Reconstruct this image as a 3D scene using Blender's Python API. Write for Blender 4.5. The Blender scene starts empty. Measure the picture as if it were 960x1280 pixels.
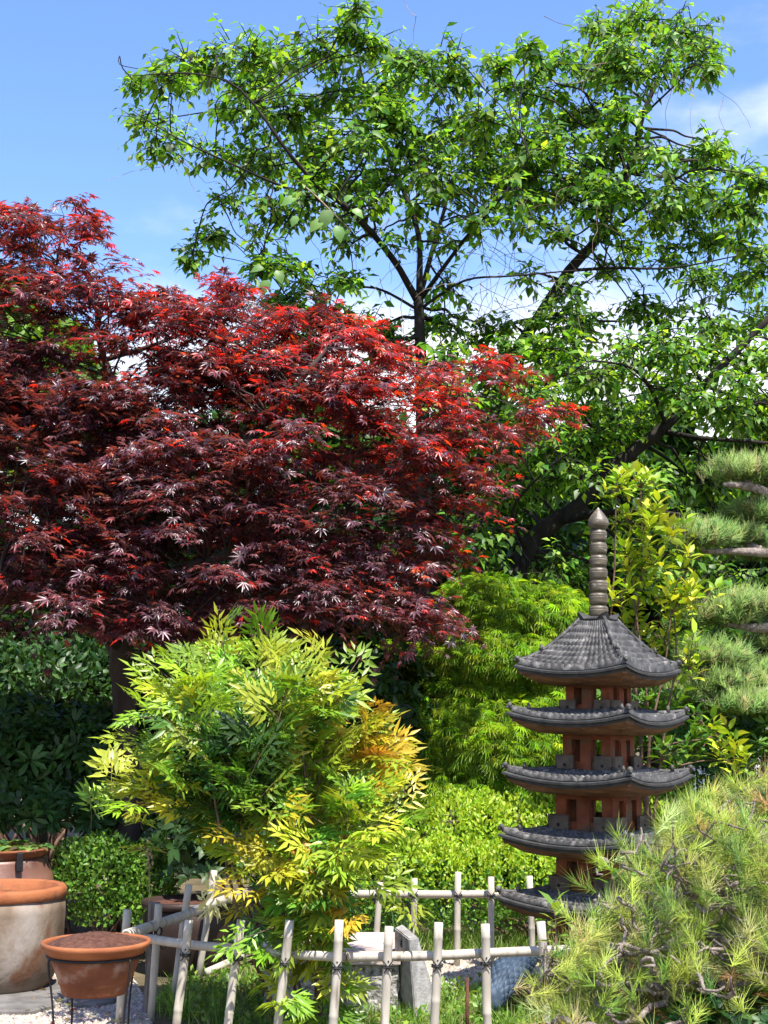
import bpy, bmesh, math, random
import numpy as np
from mathutils import Vector, Matrix, noise as mnoise

SC = bpy.context.scene
COL = SC.collection
random.seed(7)
RNG = np.random.default_rng(11)
R = math.radians

# ------------------------------------------------------------------ camera
F_PX, HORIZ, CAM_Z = 1758.0, 900.0, 1.3          # focal length in pixels of the 960x1280 photo, horizon row, eye height
PITCH = math.atan((HORIZ - 640.0) / F_PX)
cam_d = bpy.data.cameras.new("camera")
cam = bpy.data.objects.new("camera", cam_d)
COL.objects.link(cam)
cam.location = (0, 0, CAM_Z)
cam.rotation_euler = (math.pi / 2 + PITCH, 0, 0)
cam_d.sensor_fit = 'VERTICAL'
cam_d.sensor_height = 24.0
cam_d.lens = 24.0 * F_PX / 1280.0
cam_d.clip_start, cam_d.clip_end = 0.1, 2000.0
SC.camera = cam
SC.render.resolution_x, SC.render.resolution_y = 768, 1024

def ray(px, py):
    u, v = (px - 480.0) / F_PX, (640.0 - py) / F_PX
    return Vector((u, math.cos(PITCH) - v * math.sin(PITCH), math.sin(PITCH) + v * math.cos(PITCH)))

def P(px, py, Y):
    d = ray(px, py)
    return Vector((0, 0, CAM_Z)) + d * (Y / d.y)

def G(px, py, z=0.0):
    d = ray(px, py)
    return Vector((0, 0, CAM_Z)) + d * ((z - CAM_Z) / d.z)

# ------------------------------------------------------------------ world and sun
SUN_EL = R(62)
SUN_DIR = Vector((0.45, -0.89, 0)).normalized() * math.cos(SUN_EL) + Vector((0, 0, math.sin(SUN_EL)))
W = bpy.data.worlds.new("World")
SC.world = W
W.use_nodes = True
wn, wl = W.node_tree.nodes, W.node_tree.links
bg = wn['Background']
sky = wn.new('ShaderNodeTexSky')
sky.sky_type = 'NISHITA'
sky.sun_disc = False
sky.sun_elevation = SUN_EL
sky.sun_rotation = math.atan2(SUN_DIR.x, SUN_DIR.y)
sky.air_density, sky.dust_density, sky.ozone_density = 1.0, 0.3, 3.0
hs = wn.new('ShaderNodeHueSaturation'); hs.inputs['Saturation'].default_value = 1.14; hs.inputs['Value'].default_value = 0.92; hs.inputs['Hue'].default_value = 0.511
wl.new(sky.outputs[0], hs.inputs['Color'])
tc = wn.new('ShaderNodeTexCoord')
mp = wn.new('ShaderNodeMapping'); mp.inputs['Scale'].default_value = (1.0, 1.0, 2.3); mp.inputs['Location'].default_value = (0.35, 0.0, 0.1)
wl.new(tc.outputs['Generated'], mp.inputs[0])
nz = wn.new('ShaderNodeTexNoise'); nz.inputs['Scale'].default_value = 3.2; nz.inputs['Detail'].default_value = 7; nz.inputs['Roughness'].default_value = 0.55
wl.new(mp.outputs[0], nz.inputs[0])
sx = wn.new('ShaderNodeSeparateXYZ'); wl.new(tc.outputs['Generated'], sx.inputs[0])
band = wn.new('ShaderNodeMapRange'); band.inputs[1].default_value = 0.24; band.inputs[2].default_value = 0.42; band.inputs[3].default_value = 0.24; band.inputs[4].default_value = -0.05
wl.new(sx.outputs[2], band.inputs[0])
ad = wn.new('ShaderNodeMath'); ad.operation = 'ADD'; wl.new(nz.outputs[0], ad.inputs[0]); wl.new(band.outputs[0], ad.inputs[1])
rp = wn.new('ShaderNodeMapRange'); rp.interpolation_type = 'SMOOTHSTEP'; rp.inputs[1].default_value = 0.52; rp.inputs[2].default_value = 0.78
wl.new(ad.outputs[0], rp.inputs[0])
mx = wn.new('ShaderNodeMix'); mx.data_type = 'RGBA'
wl.new(rp.outputs[0], mx.inputs[0]); wl.new(hs.outputs[0], mx.inputs[6]); mx.inputs[7].default_value = (3.9, 4.0, 4.3, 1)
wl.new(mx.outputs[2], bg.inputs['Color'])
bg.inputs['Strength'].default_value = 0.15
sun_d = bpy.data.lights.new("sun", 'SUN')
sun_d.energy, sun_d.angle, sun_d.color = 4.2, R(0.53), (1.0, 0.95, 0.87)
sun = bpy.data.objects.new("sun", sun_d)
sun.rotation_euler = SUN_DIR.to_track_quat('Z', 'Y').to_euler()
COL.objects.link(sun)
SC.view_settings.view_transform = 'Standard'
SC.view_settings.look = 'None'
SC.view_settings.gamma = 1.0
SC.view_settings.use_curve_mapping = False
SC.view_settings.exposure = 1.28
SC.cycles.max_bounces = 8
SC.cycles.transparent_max_bounces = 4

# ------------------------------------------------------------------ object helpers
def link(o, parent=None):
    COL.objects.link(o)
    if parent: o.parent = parent
    return o

def tag(o, label=None, cat=None, group=None, kind=None):
    if label: o['label'] = label
    if cat: o['category'] = cat
    if group: o['group'] = group
    if kind: o['kind'] = kind
    return o

def empty(name, loc, label, cat, group=None, rz=0.0):
    o = bpy.data.objects.new(name, None)
    o.location = loc
    o.rotation_euler.z = rz
    o.empty_display_size = 0.1
    link(o)
    # parts are modelled in world coordinates: undo the thing's own placement
    return tag(o, label, cat, group)

def place(o, parent):
    """parent keeping world coordinates"""
    o.parent = parent
    m = Matrix.Identity(4)
    p = parent
    chain = []
    while p:
        chain.append(p.matrix_basis.copy() if not p.parent else p.matrix_parent_inverse @ p.matrix_basis)
        p = p.parent
    for c in reversed(chain): m = m @ c
    o.matrix_parent_inverse = m.inverted()
    return o

def mesh_np(name, V, T, mat, parent=None, cols=None, smooth=False, kind=None):
    """V (n,3) vertices, T (m,3) or (m,4) faces"""
    me = bpy.data.meshes.new(name)
    V = np.asarray(V, np.float32); T = np.asarray(T, np.int32)
    k = T.shape[1]
    me.vertices.add(len(V)); me.vertices.foreach_set('co', V.ravel())
    me.loops.add(T.size); me.loops.foreach_set('vertex_index', T.ravel())
    me.polygons.add(len(T))
    me.polygons.foreach_set('loop_start', np.arange(0, T.size, k, dtype=np.int32))
    if smooth: me.polygons.foreach_set('use_smooth', np.ones(len(T), bool))
    if cols is not None:
        a = me.attributes.new('leaf_colour', 'FLOAT_COLOR', 'POINT')
        c4 = np.ones((len(V), 4), np.float32); c4[:, :3] = cols
        a.data.foreach_set('color', c4.ravel())
    me.materials.append(mat)
    me.update(calc_edges=True)
    o = bpy.data.objects.new(name, me)
    COL.objects.link(o)
    if parent: place(o, parent)
    if kind: o['kind'] = kind
    return o

def bm_obj(name, bm, mat, parent=None, smooth=False, kind=None):
    me = bpy.data.meshes.new(name)
    bmesh.ops.recalc_face_normals(bm, faces=bm.faces)
    bm.to_mesh(me); bm.free()
    me.materials.append(mat)
    if smooth:
        for p in me.polygons: p.use_smooth = True
    o = bpy.data.objects.new(name, me)
    COL.objects.link(o)
    if parent: place(o, parent)
    if kind: o['kind'] = kind
    return o

def norm(a):
    return a / np.maximum(np.linalg.norm(a, axis=-1, keepdims=True), 1e-9)

def catmull(pts, sub=4):
    """pts list of (Vector, r) -> smoothed"""
    if len(pts) < 3: return pts
    out = []
    n = len(pts)
    for i in range(n - 1):
        p0, p1, p2, p3 = pts[max(i - 1, 0)], pts[i], pts[i + 1], pts[min(i + 2, n - 1)]
        for s in range(sub):
            t = s / sub
            q = 0.5 * ((2 * p1[0]) + (p2[0] - p0[0]) * t + (2 * p0[0] - 5 * p1[0] + 4 * p2[0] - p3[0]) * t * t + (3 * p1[0] - p0[0] - 3 * p2[0] + p3[0]) * t ** 3)
            out.append((q, p1[1] + (p2[1] - p1[1]) * t))
    out.append(pts[-1])
    return out

class Tubes:
    """collects tapered tubes into one mesh"""
    def __init__(self): self.V, self.T, self.n = [], [], 0
    def add(self, pts, sides=6, cap=True, knobbly=0.0):
        P_ = np.array([tuple(p[0]) for p in pts], float); r = np.array([p[1] for p in pts], float)
        n = len(P_)
        tan = np.gradient(P_, axis=0) if n > 2 else np.repeat(P_[1:] - P_[:1], n, 0)
        tan = norm(tan)
        ref = np.array([0.31, 0.17, 0.93]) if abs(tan[0] @ np.array([0.31, 0.17, 0.93])) < 0.9 else np.array([1.0, 0, 0])
        u = norm(np.cross(tan, ref)); w = np.cross(tan, u)
        a = np.linspace(0, 2 * np.pi, sides, endpoint=False)
        rr = r[:, None] * (1 + knobbly * RNG.normal(size=(n, sides)))
        ring = P_[:, None] + rr[..., None] * (np.cos(a)[None, :, None] * u[:, None] + np.sin(a)[None, :, None] * w[:, None])
        self.V.append(ring.reshape(-1, 3))
        i = np.arange(n - 1)[:, None] * sides; j = np.arange(sides)[None]; j2 = (j + 1) % sides
        A, B, C, D = i + j, i + j2, i + sides + j2, i + sides + j
        t = np.stack([np.stack([A, B, C], -1), np.stack([A, C, D], -1)]).reshape(-1, 3) + self.n
        self.T.append(t)
        base = self.n
        self.n += n * sides
        if cap:
            for k, e in ((0, P_[0]), (n - 1, P_[-1])):
                self.V.append(e[None])
                c = self.n; self.n += 1
                jj = np.arange(sides); s0 = base + k * sides
                t = np.stack([np.full(sides, c), s0 + jj, s0 + (jj + 1) % sides], -1)
                if k == 0: t = t[:, ::-1]
                self.T.append(t)
    def build(self, name, mat, parent=None, kind=None, smooth=True):
        return mesh_np(name, np.concatenate(self.V), np.concatenate(self.T), mat, parent, smooth=smooth, kind=kind)

def tube_obj(name, pts, mat, parent=None, sides=8, cap=True, knobbly=0.0, smooth=True):
    t = Tubes(); t.add(pts, sides, cap, knobbly)
    return t.build(name, mat, parent, smooth=smooth)

def lathe(name, profile, mat, centre, parent=None, seg=40, wob=0.0):
    """profile list of (r,z) world z; joined into one smooth surface"""
    V, T = [], []
    for k, (r, z) in enumerate(profile):
        for s in range(seg):
            a = 2 * math.pi * s / seg
            rr = r * (1 + wob * mnoise.noise(Vector((math.cos(a) * 2, math.sin(a) * 2, z * 6))))
            V.append((centre[0] + rr * math.cos(a), centre[1] + rr * math.sin(a), z))
    for k in range(len(profile) - 1):
        for s in range(seg):
            s2 = (s + 1) % seg
            T.append((k * seg + s, k * seg + s2, (k + 1) * seg + s2, (k + 1) * seg + s))
    o = mesh_np(name, V, T, mat, parent, smooth=True)
    return o

def box_bm(bm, c, size, rz=0.0, bevel=0.0, mat=None):
    M = Matrix.Translation(Vector(c)) @ Matrix.Rotation(rz, 4, 'Z') @ Matrix.Diagonal((size[0], size[1], size[2], 1))
    if mat is not None: M = mat @ M
    r = bmesh.ops.create_cube(bm, size=1.0, matrix=M)
    if bevel:
        es = list({e for v in r['verts'] for e in v.link_edges})
        bmesh.ops.bevel(bm, geom=es, offset=bevel, segments=2, affect='EDGES', profile=0.6)

# ------------------------------------------------------------------ materials
def new_mat(name):
    m = bpy.data.materials.new(name); m.use_nodes = True
    return m, m.node_tree.nodes, m.node_tree.links, m.node_tree.nodes['Principled BSDF']

def leaf_mat(name, trans=0.4, tint=(1.6, 1.5, 0.6), rough=0.45, spec=0.5, mottled=True):
    """colour from the leaf itself, light passing through it tinted"""
    m, n, l, b = new_mat(name)
    at = n.new('ShaderNodeAttribute'); at.attribute_name = 'leaf_colour'
    b.inputs['Roughness'].default_value = rough
    b.inputs['Specular IOR Level'].default_value = spec
    l.new(at.outputs['Color'], b.inputs['Base Color'])
    tr = n.new('ShaderNodeBsdfTranslucent')
    mu = n.new('ShaderNodeMix'); mu.data_type = 'RGBA'; mu.blend_type = 'MULTIPLY'; mu.inputs[0].default_value = 1
    l.new(at.outputs['Color'], mu.inputs[6]); mu.inputs[7].default_value = (*tint, 1)
    l.new(mu.outputs[2], tr.inputs['Color'])
    ms = n.new('ShaderNodeMixShader'); ms.inputs[0].default_value = trans
    l.new(b.outputs[0], ms.inputs[1]); l.new(tr.outputs[0], ms.inputs[2])
    l.new(ms.outputs[0], n['Material Output'].inputs['Surface'])
    return m

def noisy_mat(name, stops, scale=8.0, rough=0.8, bump=0.3, detail=6, bump_scale=None, stretch=(1, 1, 1), spec=0.3, second=None, coords='Object', bump_dist=0.01):
    """stops [(pos,(r,g,b))...] through a noise ramp; second=(colour, scale, lo, hi) blotches over it"""
    m, n, l, b = new_mat(name)
    t = n.new('ShaderNodeTexCoord')
    mp = n.new('ShaderNodeMapping'); mp.inputs['Scale'].default_value = stretch
    l.new(t.outputs[coords], mp.inputs[0])
    nz = n.new('ShaderNodeTexNoise'); nz.inputs['Scale'].default_value = scale; nz.inputs['Detail'].default_value = detail
    l.new(mp.outputs[0], nz.inputs[0])
    rp = n.new('ShaderNodeValToRGB')
    els = rp.color_ramp.elements
    while len(els) < len(stops): els.new(0.5)
    for e, (p, c) in zip(els, stops): e.position = p; e.color = (*c, 1)
    l.new(nz.outputs[0], rp.inputs[0])
    out = rp.outputs[0]
    if second:
        c2, s2, lo, hi = second
        n2 = n.new('ShaderNodeTexNoise'); n2.inputs['Scale'].default_value = s2; n2.inputs['Detail'].default_value = 8
        l.new(mp.outputs[0], n2.inputs[0])
        mr = n.new('ShaderNodeMapRange'); mr.inputs[1].default_value = lo; mr.inputs[2].default_value = hi
        l.new(n2.outputs[0], mr.inputs[0])
        mx = n.new('ShaderNodeMix'); mx.data_type = 'RGBA'; mx.inputs[7].default_value = (*c2, 1)
        l.new(mr.outputs[0], mx.inputs[0]); l.new(out, mx.inputs[6])
        out = mx.outputs[2]
    l.new(out, b.inputs['Base Color'])
    b.inputs['Roughness'].default_value = rough
    b.inputs['Specular IOR Level'].default_value = spec
    if bump:
        n3 = n.new('ShaderNodeTexNoise'); n3.inputs['Scale'].default_value = bump_scale or scale * 4; n3.inputs['Detail'].default_value = 8
        l.new(mp.outputs[0], n3.inputs[0])
        bp = n.new('ShaderNodeBump'); bp.inputs['Strength'].default_value = bump; bp.inputs['Distance'].default_value = bump_dist
        l.new(n3.outputs[0], bp.inputs['Height']); l.new(bp.outputs[0], b.inputs['Normal'])
    return m

M = {}
M['cherry'] = leaf_mat('cherry_leaf', 0.48, (2.1, 1.9, 0.5), 0.42, 0.4)
M['maple'] = leaf_mat('maple_leaf', 0.35, (3.2, 1.3, 0.5), 0.36, 0.8)
M['nandina'] = leaf_mat('nandina_leaf', 0.35, (1.5, 1.4, 0.6), 0.38, 0.5)
M['leaf'] = leaf_mat('green_leaf', 0.35, (1.7, 1.6, 0.5), 0.45, 0.45)
M['gloss'] = leaf_mat('glossy_leaf', 0.28, (1.7, 1.6, 0.5), 0.42, 0.3)
M['needle'] = leaf_mat('pine_needle_green', 0.15, (1.3, 1.3, 0.6), 0.5, 0.4)
M['grass'] = leaf_mat('grass_blade', 0.35, (1.5, 1.5, 0.6), 0.5, 0.4)
M['dark_bark'] = noisy_mat('dark_bark', [(0.3, (0.010, 0.008, 0.007)), (0.7, (0.035, 0.028, 0.023))], 14, 0.9, 0.8, stretch=(1, 1, 0.4))
M['maple_bark'] = noisy_mat('maple_bark', [(0.3, (0.022, 0.016, 0.014)), (0.7, (0.065, 0.05, 0.042))], 10, 0.9, 0.6, stretch=(1, 1, 0.3))
M['pine_bark'] = noisy_mat('pine_bark', [(0.3, (0.12, 0.092, 0.075)), (0.7, (0.36, 0.30, 0.255))], 40, 0.9, 1.0)
M['cane'] = noisy_mat('cane_bark', [(0.3, (0.07, 0.04, 0.025)), (0.7, (0.2, 0.12, 0.08))], 20, 0.8, 0.4)
M['vine'] = noisy_mat('dry_vine', [(0.3, (0.16, 0.11, 0.07)), (0.7, (0.36, 0.28, 0.18))], 20, 0.8, 0.0)
M['bamboo'] = noisy_mat('pale_bamboo', [(0.3, (0.38, 0.34, 0.275)), (0.7, (0.55, 0.50, 0.42))], 9, 0.5, 0.12, stretch=(3, 3, 0.6), second=((0.17, 0.14, 0.10), 9, 0.53, 0.74))
M['hollow'] = noisy_mat('bamboo_hollow', [(0.3, (0.06, 0.05, 0.04)), (0.7, (0.12, 0.1, 0.08))], 10, 0.9, 0)
M['cord'] = noisy_mat('black_cord', [(0.3, (0.012, 0.012, 0.013)), (0.7, (0.04, 0.038, 0.036))], 60, 0.8, 0.3)
M['old_wood'] = noisy_mat('grey_weathered_wood', [(0.3, (0.04, 0.034, 0.028)), (0.5, (0.14, 0.12, 0.10)), (0.7, (0.28, 0.25, 0.22))], 12, 0.9, 1.0, stretch=(3, 3, 0.25), bump_scale=30)
M['terracotta'] = noisy_mat('terracotta', [(0.3, (0.14, 0.045, 0.02)), (0.7, (0.27, 0.095, 0.042))], 7, 0.85, 0.35, second=((0.34, 0.21, 0.15), 11, 0.55, 0.68), bump_scale=60)
M['terracotta_rim'] = noisy_mat('terracotta_clean', [(0.3, (0.23, 0.07, 0.026)), (0.7, (0.36, 0.125, 0.048))], 8, 0.8, 0.2, bump_scale=70, second=((0.16, 0.075, 0.04), 12, 0.58, 0.72))
M['jar'] = noisy_mat('pale_stained_jar', [(0.34, (0.09, 0.06, 0.036)), (0.48, (0.20, 0.15, 0.11)), (0.62, (0.29, 0.25, 0.215))], 3.6, 0.75, 0.4, second=((0.15, 0.07, 0.038), 6, 0.52, 0.62), bump_scale=40, stretch=(1, 1, .65))
M['jar_brown'] = noisy_mat('brown_glazed_jar', [(0.3, (0.12, 0.055, 0.04)), (0.7, (0.24, 0.12, 0.085))], 5, 0.45, 0.12, second=((0.42, 0.33, 0.27), 6, 0.58, 0.78), spec=0.5)
M['jar_dark'] = noisy_mat('dark_brown_jar', [(0.3, (0.018, 0.011, 0.009)), (0.7, (0.05, 0.03, 0.024))], 5, 0.5, 0.12)
M['soil'] = noisy_mat('brown_soil', [(0.3, (0.055, 0.022, 0.014)), (0.7, (0.14, 0.06, 0.038))], 40, 0.95, 1.0, bump_scale=120)
M['iron'] = noisy_mat('black_iron', [(0.3, (0.008, 0.007, 0.008)), (0.7, (0.02, 0.016, 0.016))], 30, 0.6, 0.1, spec=0.3)
M['rust'] = noisy_mat('rusty_rod', [(0.3, (0.06, 0.025, 0.014)), (0.7, (0.14, 0.06, 0.035))], 30, 0.85, 0.3)
M['gravel'] = noisy_mat('pale_gravel', [(0.3, (0.18, 0.15, 0.115)), (0.5, (0.32, 0.27, 0.21)), (0.72, (0.44, 0.385, 0.32))], 70, 0.9, 1.0, bump_scale=90, bump_dist=0.02)
M['pebble'] = leaf_mat('pebble_stone', 0.0, (1, 1, 1), 0.85, 0.25)
M['ground'] = noisy_mat('garden_soil', [(0.3, (0.06, 0.05, 0.025)), (0.55, (0.13, 0.10, 0.055)), (0.75, (0.10, 0.12, 0.03))], 2.5, 0.95, 0.8, bump_scale=40)
M['slab'] = noisy_mat('grey_slab_stone', [(0.3, (0.09, 0.084, 0.077)), (0.7, (0.19, 0.176, 0.16))], 9, 0.85, 0.5, bump_scale=50)
M['granite'] = noisy_mat('rough_granite', [(0.32, (0.12, 0.11, 0.10)), (0.5, (0.36, 0.34, 0.32)), (0.68, (0.52, 0.5, 0.47))], 45, 0.9, 1.0, bump_scale=28, bump_dist=0.03)
M['stele'] = noisy_mat('dressed_stone', [(0.3, (0.20, 0.19, 0.18)), (0.7, (0.36, 0.35, 0.335))], 30, 0.85, 0.4, bump_scale=90, second=((0.10, 0.085, 0.065), 6, 0.6, 0.8))
M['plank'] = noisy_mat('pinkish_plank', [(0.3, (0.36, 0.28, 0.26)), (0.7, (0.56, 0.48, 0.44))], 14, 0.85, 0.5, stretch=(0.3, 3, 3))
M['ink'] = noisy_mat('carved_dark_letter', [(0.3, (0.012, 0.011, 0.01)), (0.7, (0.03, 0.028, 0.025))], 30, 0.95, 0)
M['blue_stone'] = noisy_mat('blue_grey_ceramic', [(0.3, (0.014, 0.028, 0.05)), (0.7, (0.055, 0.085, 0.125))], 14, 0.6, 0.3, bump_scale=60, spec=0.4)
M['pedestal'] = noisy_mat('dark_brown_block', [(0.3, (0.025, 0.018, 0.014)), (0.7, (0.075, 0.055, 0.042))], 8, 0.9, 0.7, bump_scale=30)
M['tile'] = noisy_mat('grey_roof_tile', [(0.3, (0.024, 0.023, 0.022)), (0.55, (0.062, 0.059, 0.055)), (0.75, (0.12, 0.114, 0.104))], 22, 0.55, 0.35, bump_scale=80, spec=0.35, second=((0.20, 0.19, 0.17), 20, 0.57, 0.72))
M['fascia'] = noisy_mat('dark_grey_eave', [(0.3, (0.018, 0.018, 0.018)), (0.7, (0.05, 0.05, 0.048))], 25, 0.7, 0.3, spec=0.4)
M['soffit'] = noisy_mat('brown_fired_clay', [(0.3, (0.075, 0.034, 0.017)), (0.7, (0.21, 0.105, 0.05))], 12, 0.7, 0.35, stretch=(1, 1, 5), second=((0.32, 0.22, 0.12), 35, 0.66, 0.72))
M['red_clay'] = noisy_mat('red_brown_clay', [(0.3, (0.10, 0.028, 0.012)), (0.7, (0.25, 0.075, 0.03))], 12, 0.8, 0.4, second=((0.10, 0.065, 0.04), 11, 0.54, 0.68))
M['block_clay'] = noisy_mat('grey_brown_clay', [(0.3, (0.06, 0.048, 0.035)), (0.7, (0.15, 0.115, 0.08))], 16, 0.85, 0.4)
M['spire'] = noisy_mat('bronze_grey_clay', [(0.3, (0.055, 0.044, 0.027)), (0.7, (0.15, 0.122, 0.08))], 14, 0.45, 0.25, stretch=(1, 1, 3), spec=0.55, second=((0.24, 0.215, 0.165), 22, 0.60, 0.72))
M['white_wall'] = noisy_mat('white_plaster', [(0.3, (0.62, 0.62, 0.62)), (0.7, (0.78, 0.78, 0.77))], 4, 0.9, 0.1)
M['house_tile'] = noisy_mat('pale_grey_house_tile', [(0.3, (0.26, 0.27, 0.29)), (0.7, (0.42, 0.43, 0.45))], 6, 0.8, 0.3)
M['house_wood'] = noisy_mat('house_timber', [(0.3, (0.06, 0.04, 0.03)), (0.7, (0.13, 0.09, 0.06))], 8, 0.8, 0.2)
M['glass'] = noisy_mat('dark_window_glass', [(0.3, (0.03, 0.035, 0.04)), (0.7, (0.05, 0.055, 0.06))], 2, 0.1, 0, spec=0.6)

# ------------------------------------------------------------------ leaf templates (x along the leaf, y across, z the upper face)
T_OVATE = (np.array([(0, 0, 0), (.3, 0, -.01), (.66, 0, -.06), (1, 0, -.2), (.24, .19, .045), (.6, .2, 0), (.24, -.19, .045), (.6, -.2, 0)]),
           np.array([(0, 1, 4), (1, 5, 4), (1, 2, 5), (2, 3, 5), (0, 6, 1), (1, 6, 7), (1, 7, 2), (2, 7, 3)]))
T_CHERRY = (np.array([(0, 0, 0), (.5, 0, -.03), (1, 0, -.2), (.4, .27, .05), (.4, -.27, .05)]), np.array([(0, 1, 3), (1, 2, 3), (0, 4, 1), (1, 4, 2)]))
T_LANCE = (np.array([(0, 0, 0), (.5, 0, -.02), (1, 0, -.14), (.38, .13, .03), (.38, -.13, .03)]),
           np.array([(0, 1, 3), (1, 2, 3), (0, 4, 1), (1, 4, 2)]))
T_SMALL = (np.array([(0, 0, 0), (1, 0, -.05), (.5, .27, .08), (.5, -.27, .08)]), np.array([(0, 1, 2), (0, 3, 1)]))
T_OBLONG = (np.array([(0, 0, 0), (.4, 0, 0), (.75, 0, -.03), (1, 0, -.12), (.35, .12, .03), (.75, .15, .02), (.35, -.12, .03), (.75, -.15, .02)]), T_OVATE[1])
def palmate(angles, lens, half, z_mid, z_tip, neck=0.42):
    V, T = [(0, 0, 0)], []
    for a, ln in zip(angles, lens):
        a = R(a)
        for da, rr, z in ((-half, neck, z_mid), (0, 1.0, z_tip), (half, neck, z_mid)):
            aa = a + R(da)
            V.append((math.cos(aa) * rr * ln, math.sin(aa) * rr * ln, z * ln))
        k = len(V)
        T += [(0, k - 3, k - 2), (0, k - 2, k - 1)]
    return np.array(V), np.array(T)
T_MAPLE = palmate([-125, -78, -38, 0, 38, 78, 125], [.4, .75, .95, 1.1, .95, .75, .4], 17, .02, -.22)
T_LACE = palmate([-75, -48, -23, 0, 23, 48, 75], [.7, .85, .95, 1.0, .95, .85, .7], 4.0, .02, -.35, 0.5)
a3 = np.array([0, 2.0944, 4.18879])
T_NEEDLE = (np.array([(0, math.cos(t), math.sin(t)) for t in a3] + [(1, 0, 0)]), np.array([(0, 1, 3), (1, 2, 3), (2, 0, 3)]))
T_BLADE = (np.array([(0, .02, 0), (0, -.02, 0), (.4, .018, .05), (.4, -.018, .05), (.75, .012, 0), (.75, -.012, 0), (1, 0, -.12)]),
           np.array([(0, 1, 3), (0, 3, 2), (2, 3, 5), (2, 5, 4), (4, 5, 6)]))

def leaves(name, tmpl, pos, dirs, nrm, size, cols, mat, parent=None, kind='stuff', wscale=None):
    TV, TT = tmpl
    pos = np.asarray(pos, float); n = len(pos)
    X = norm(np.asarray(dirs, float)); Yv = norm(np.cross(np.asarray(nrm, float), X)); Z = np.cross(X, Yv)
    s = np.broadcast_to(np.asarray(size, float), (n,))[:, None, None]
    if wscale is None: sy = s
    else: sy = np.broadcast_to(np.asarray(wscale, float), (n,))[:, None, None]
    V = pos[:, None] + s * TV[None, :, 0:1] * X[:, None] + sy * (TV[None, :, 1:2] * Yv[:, None] + TV[None, :, 2:3] * Z[:, None])
    k = len(TV)
    T = (TT[None] + (np.arange(n) * k)[:, None, None]).reshape(-1, 3)
    return mesh_np(name, V.reshape(-1, 3), T, mat, parent, cols=np.repeat(np.asarray(cols), k, 0), kind=kind)

def palette(n, cols, weights=None, jit=0.18):
    cols = np.array(cols)
    i = RNG.choice(len(cols), n, p=None if weights is None else np.array(weights) / sum(weights))
    c = cols[i] * (1 + jit * RNG.normal(size=(n, 1))) * (1 + 0.08 * RNG.normal(size=(n, 3)))
    return np.clip(c, 0.002, 0.9)

def sphere_dirs(n):
    return norm(RNG.normal(size=(n, 3)))

def jitter(v, a):
    return norm(v + a * RNG.normal(size=v.shape))

UP = np.array([0, 0, 1.0]); SUNV = np.array(tuple(SUN_DIR))
DOWN = -UP

# ------------------------------------------------------------------ the ground
def sheet(name, pts, z, mat, kind='structure', parent=None):
    bm = bmesh.new()
    vs = [bm.verts.new((p[0], p[1], z)) for p in pts]
    bm.faces.new(vs)
    return bm_obj(name, bm, mat, parent, kind=kind)

sheet('ground', [(-600, -200), (600, -200), (600, 900), (-600, 900)], 0.0, M['ground'])
grav_l = [G(-320, 1420), G(190, 1420), G(186, 1268), G(160, 1215), G(120, 1180), G(-320, 1175)]
sheet('gravel_bed', grav_l, 0.004, M['gravel'])
grav_r = [G(470, 1232), G(560, 1240), G(640, 1226), G(700, 1212), G(690, 1190), G(600, 1188), G(500, 1192)]
sheet('gravel_path', grav_r, 0.004, M['gravel'])

def in_poly(x, y, poly):
    c = np.zeros(len(x), bool); n = len(poly); j = n - 1
    for i in range(n):
        xi, yi, xj, yj = poly[i][0], poly[i][1], poly[j][0], poly[j][1]
        hit = ((yi > y) != (yj > y)) & (x < (xj - xi) * (y - yi) / (yj - yi + 1e-12) + xi)
        c ^= hit; j = i
    return c

def scatter_poly(poly, n):
    xs = [p[0] for p in poly]; ys = [p[1] for p in poly]
    x = RNG.uniform(min(xs), max(xs), n * 6); y = RNG.uniform(min(ys), max(ys), n * 6)
    k = in_poly(x, y, poly)
    return np.stack([x[k], y[k]], -1)[:n]

def pebbles(name, poly, n, label_kind='stuff', smin=0.006, smax=0.014):
    xy = scatter_poly(poly, n); n = len(xy)
    base = np.array([(1, 0, 0), (0, 1, 0), (-1, 0, 0), (0, -1, 0), (0, 0, .75), (0, 0, -.4)])
    t = np.array([(0, 1, 4), (1, 2, 4), (2, 3, 4), (3, 0, 4)])
    s = RNG.uniform(smin, smax, n); a = RNG.uniform(0, 6.28, n)
    V = base[None] * s[:, None, None] * (1 + .25 * RNG.normal(size=(n, 6, 3)))
    ca, sa = np.cos(a)[:, None], np.sin(a)[:, None]
    x = V[..., 0] * ca - V[..., 1] * sa; y = V[..., 0] * sa + V[..., 1] * ca
    V = np.stack([x + xy[:, :1], y + xy[:, 1:], V[..., 2] + 0.006], -1)
    T = (t[None] + (np.arange(n) * 6)[:, None, None]).reshape(-1, 3)
    c = palette(n, [(.40, .34, .27), (.32, .265, .205), (.48, .42, .36), (.2, .165, .135), (.38, .30, .26)], [4, 3, 3, 1, 2], .12)
    return mesh_np(name, V.reshape(-1, 3), T, M['pebble'], None, cols=np.repeat(c, 6, 0), kind='stuff')

pv = [G(-20, 1300), G(190, 1300), G(186, 1262), G(160, 1215), G(120, 1180), G(-20, 1190)]
pebbles('gravel', pv, 26000)
pebbles('gravel', grav_r, 6000, smin=0.008, smax=0.018)

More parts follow.
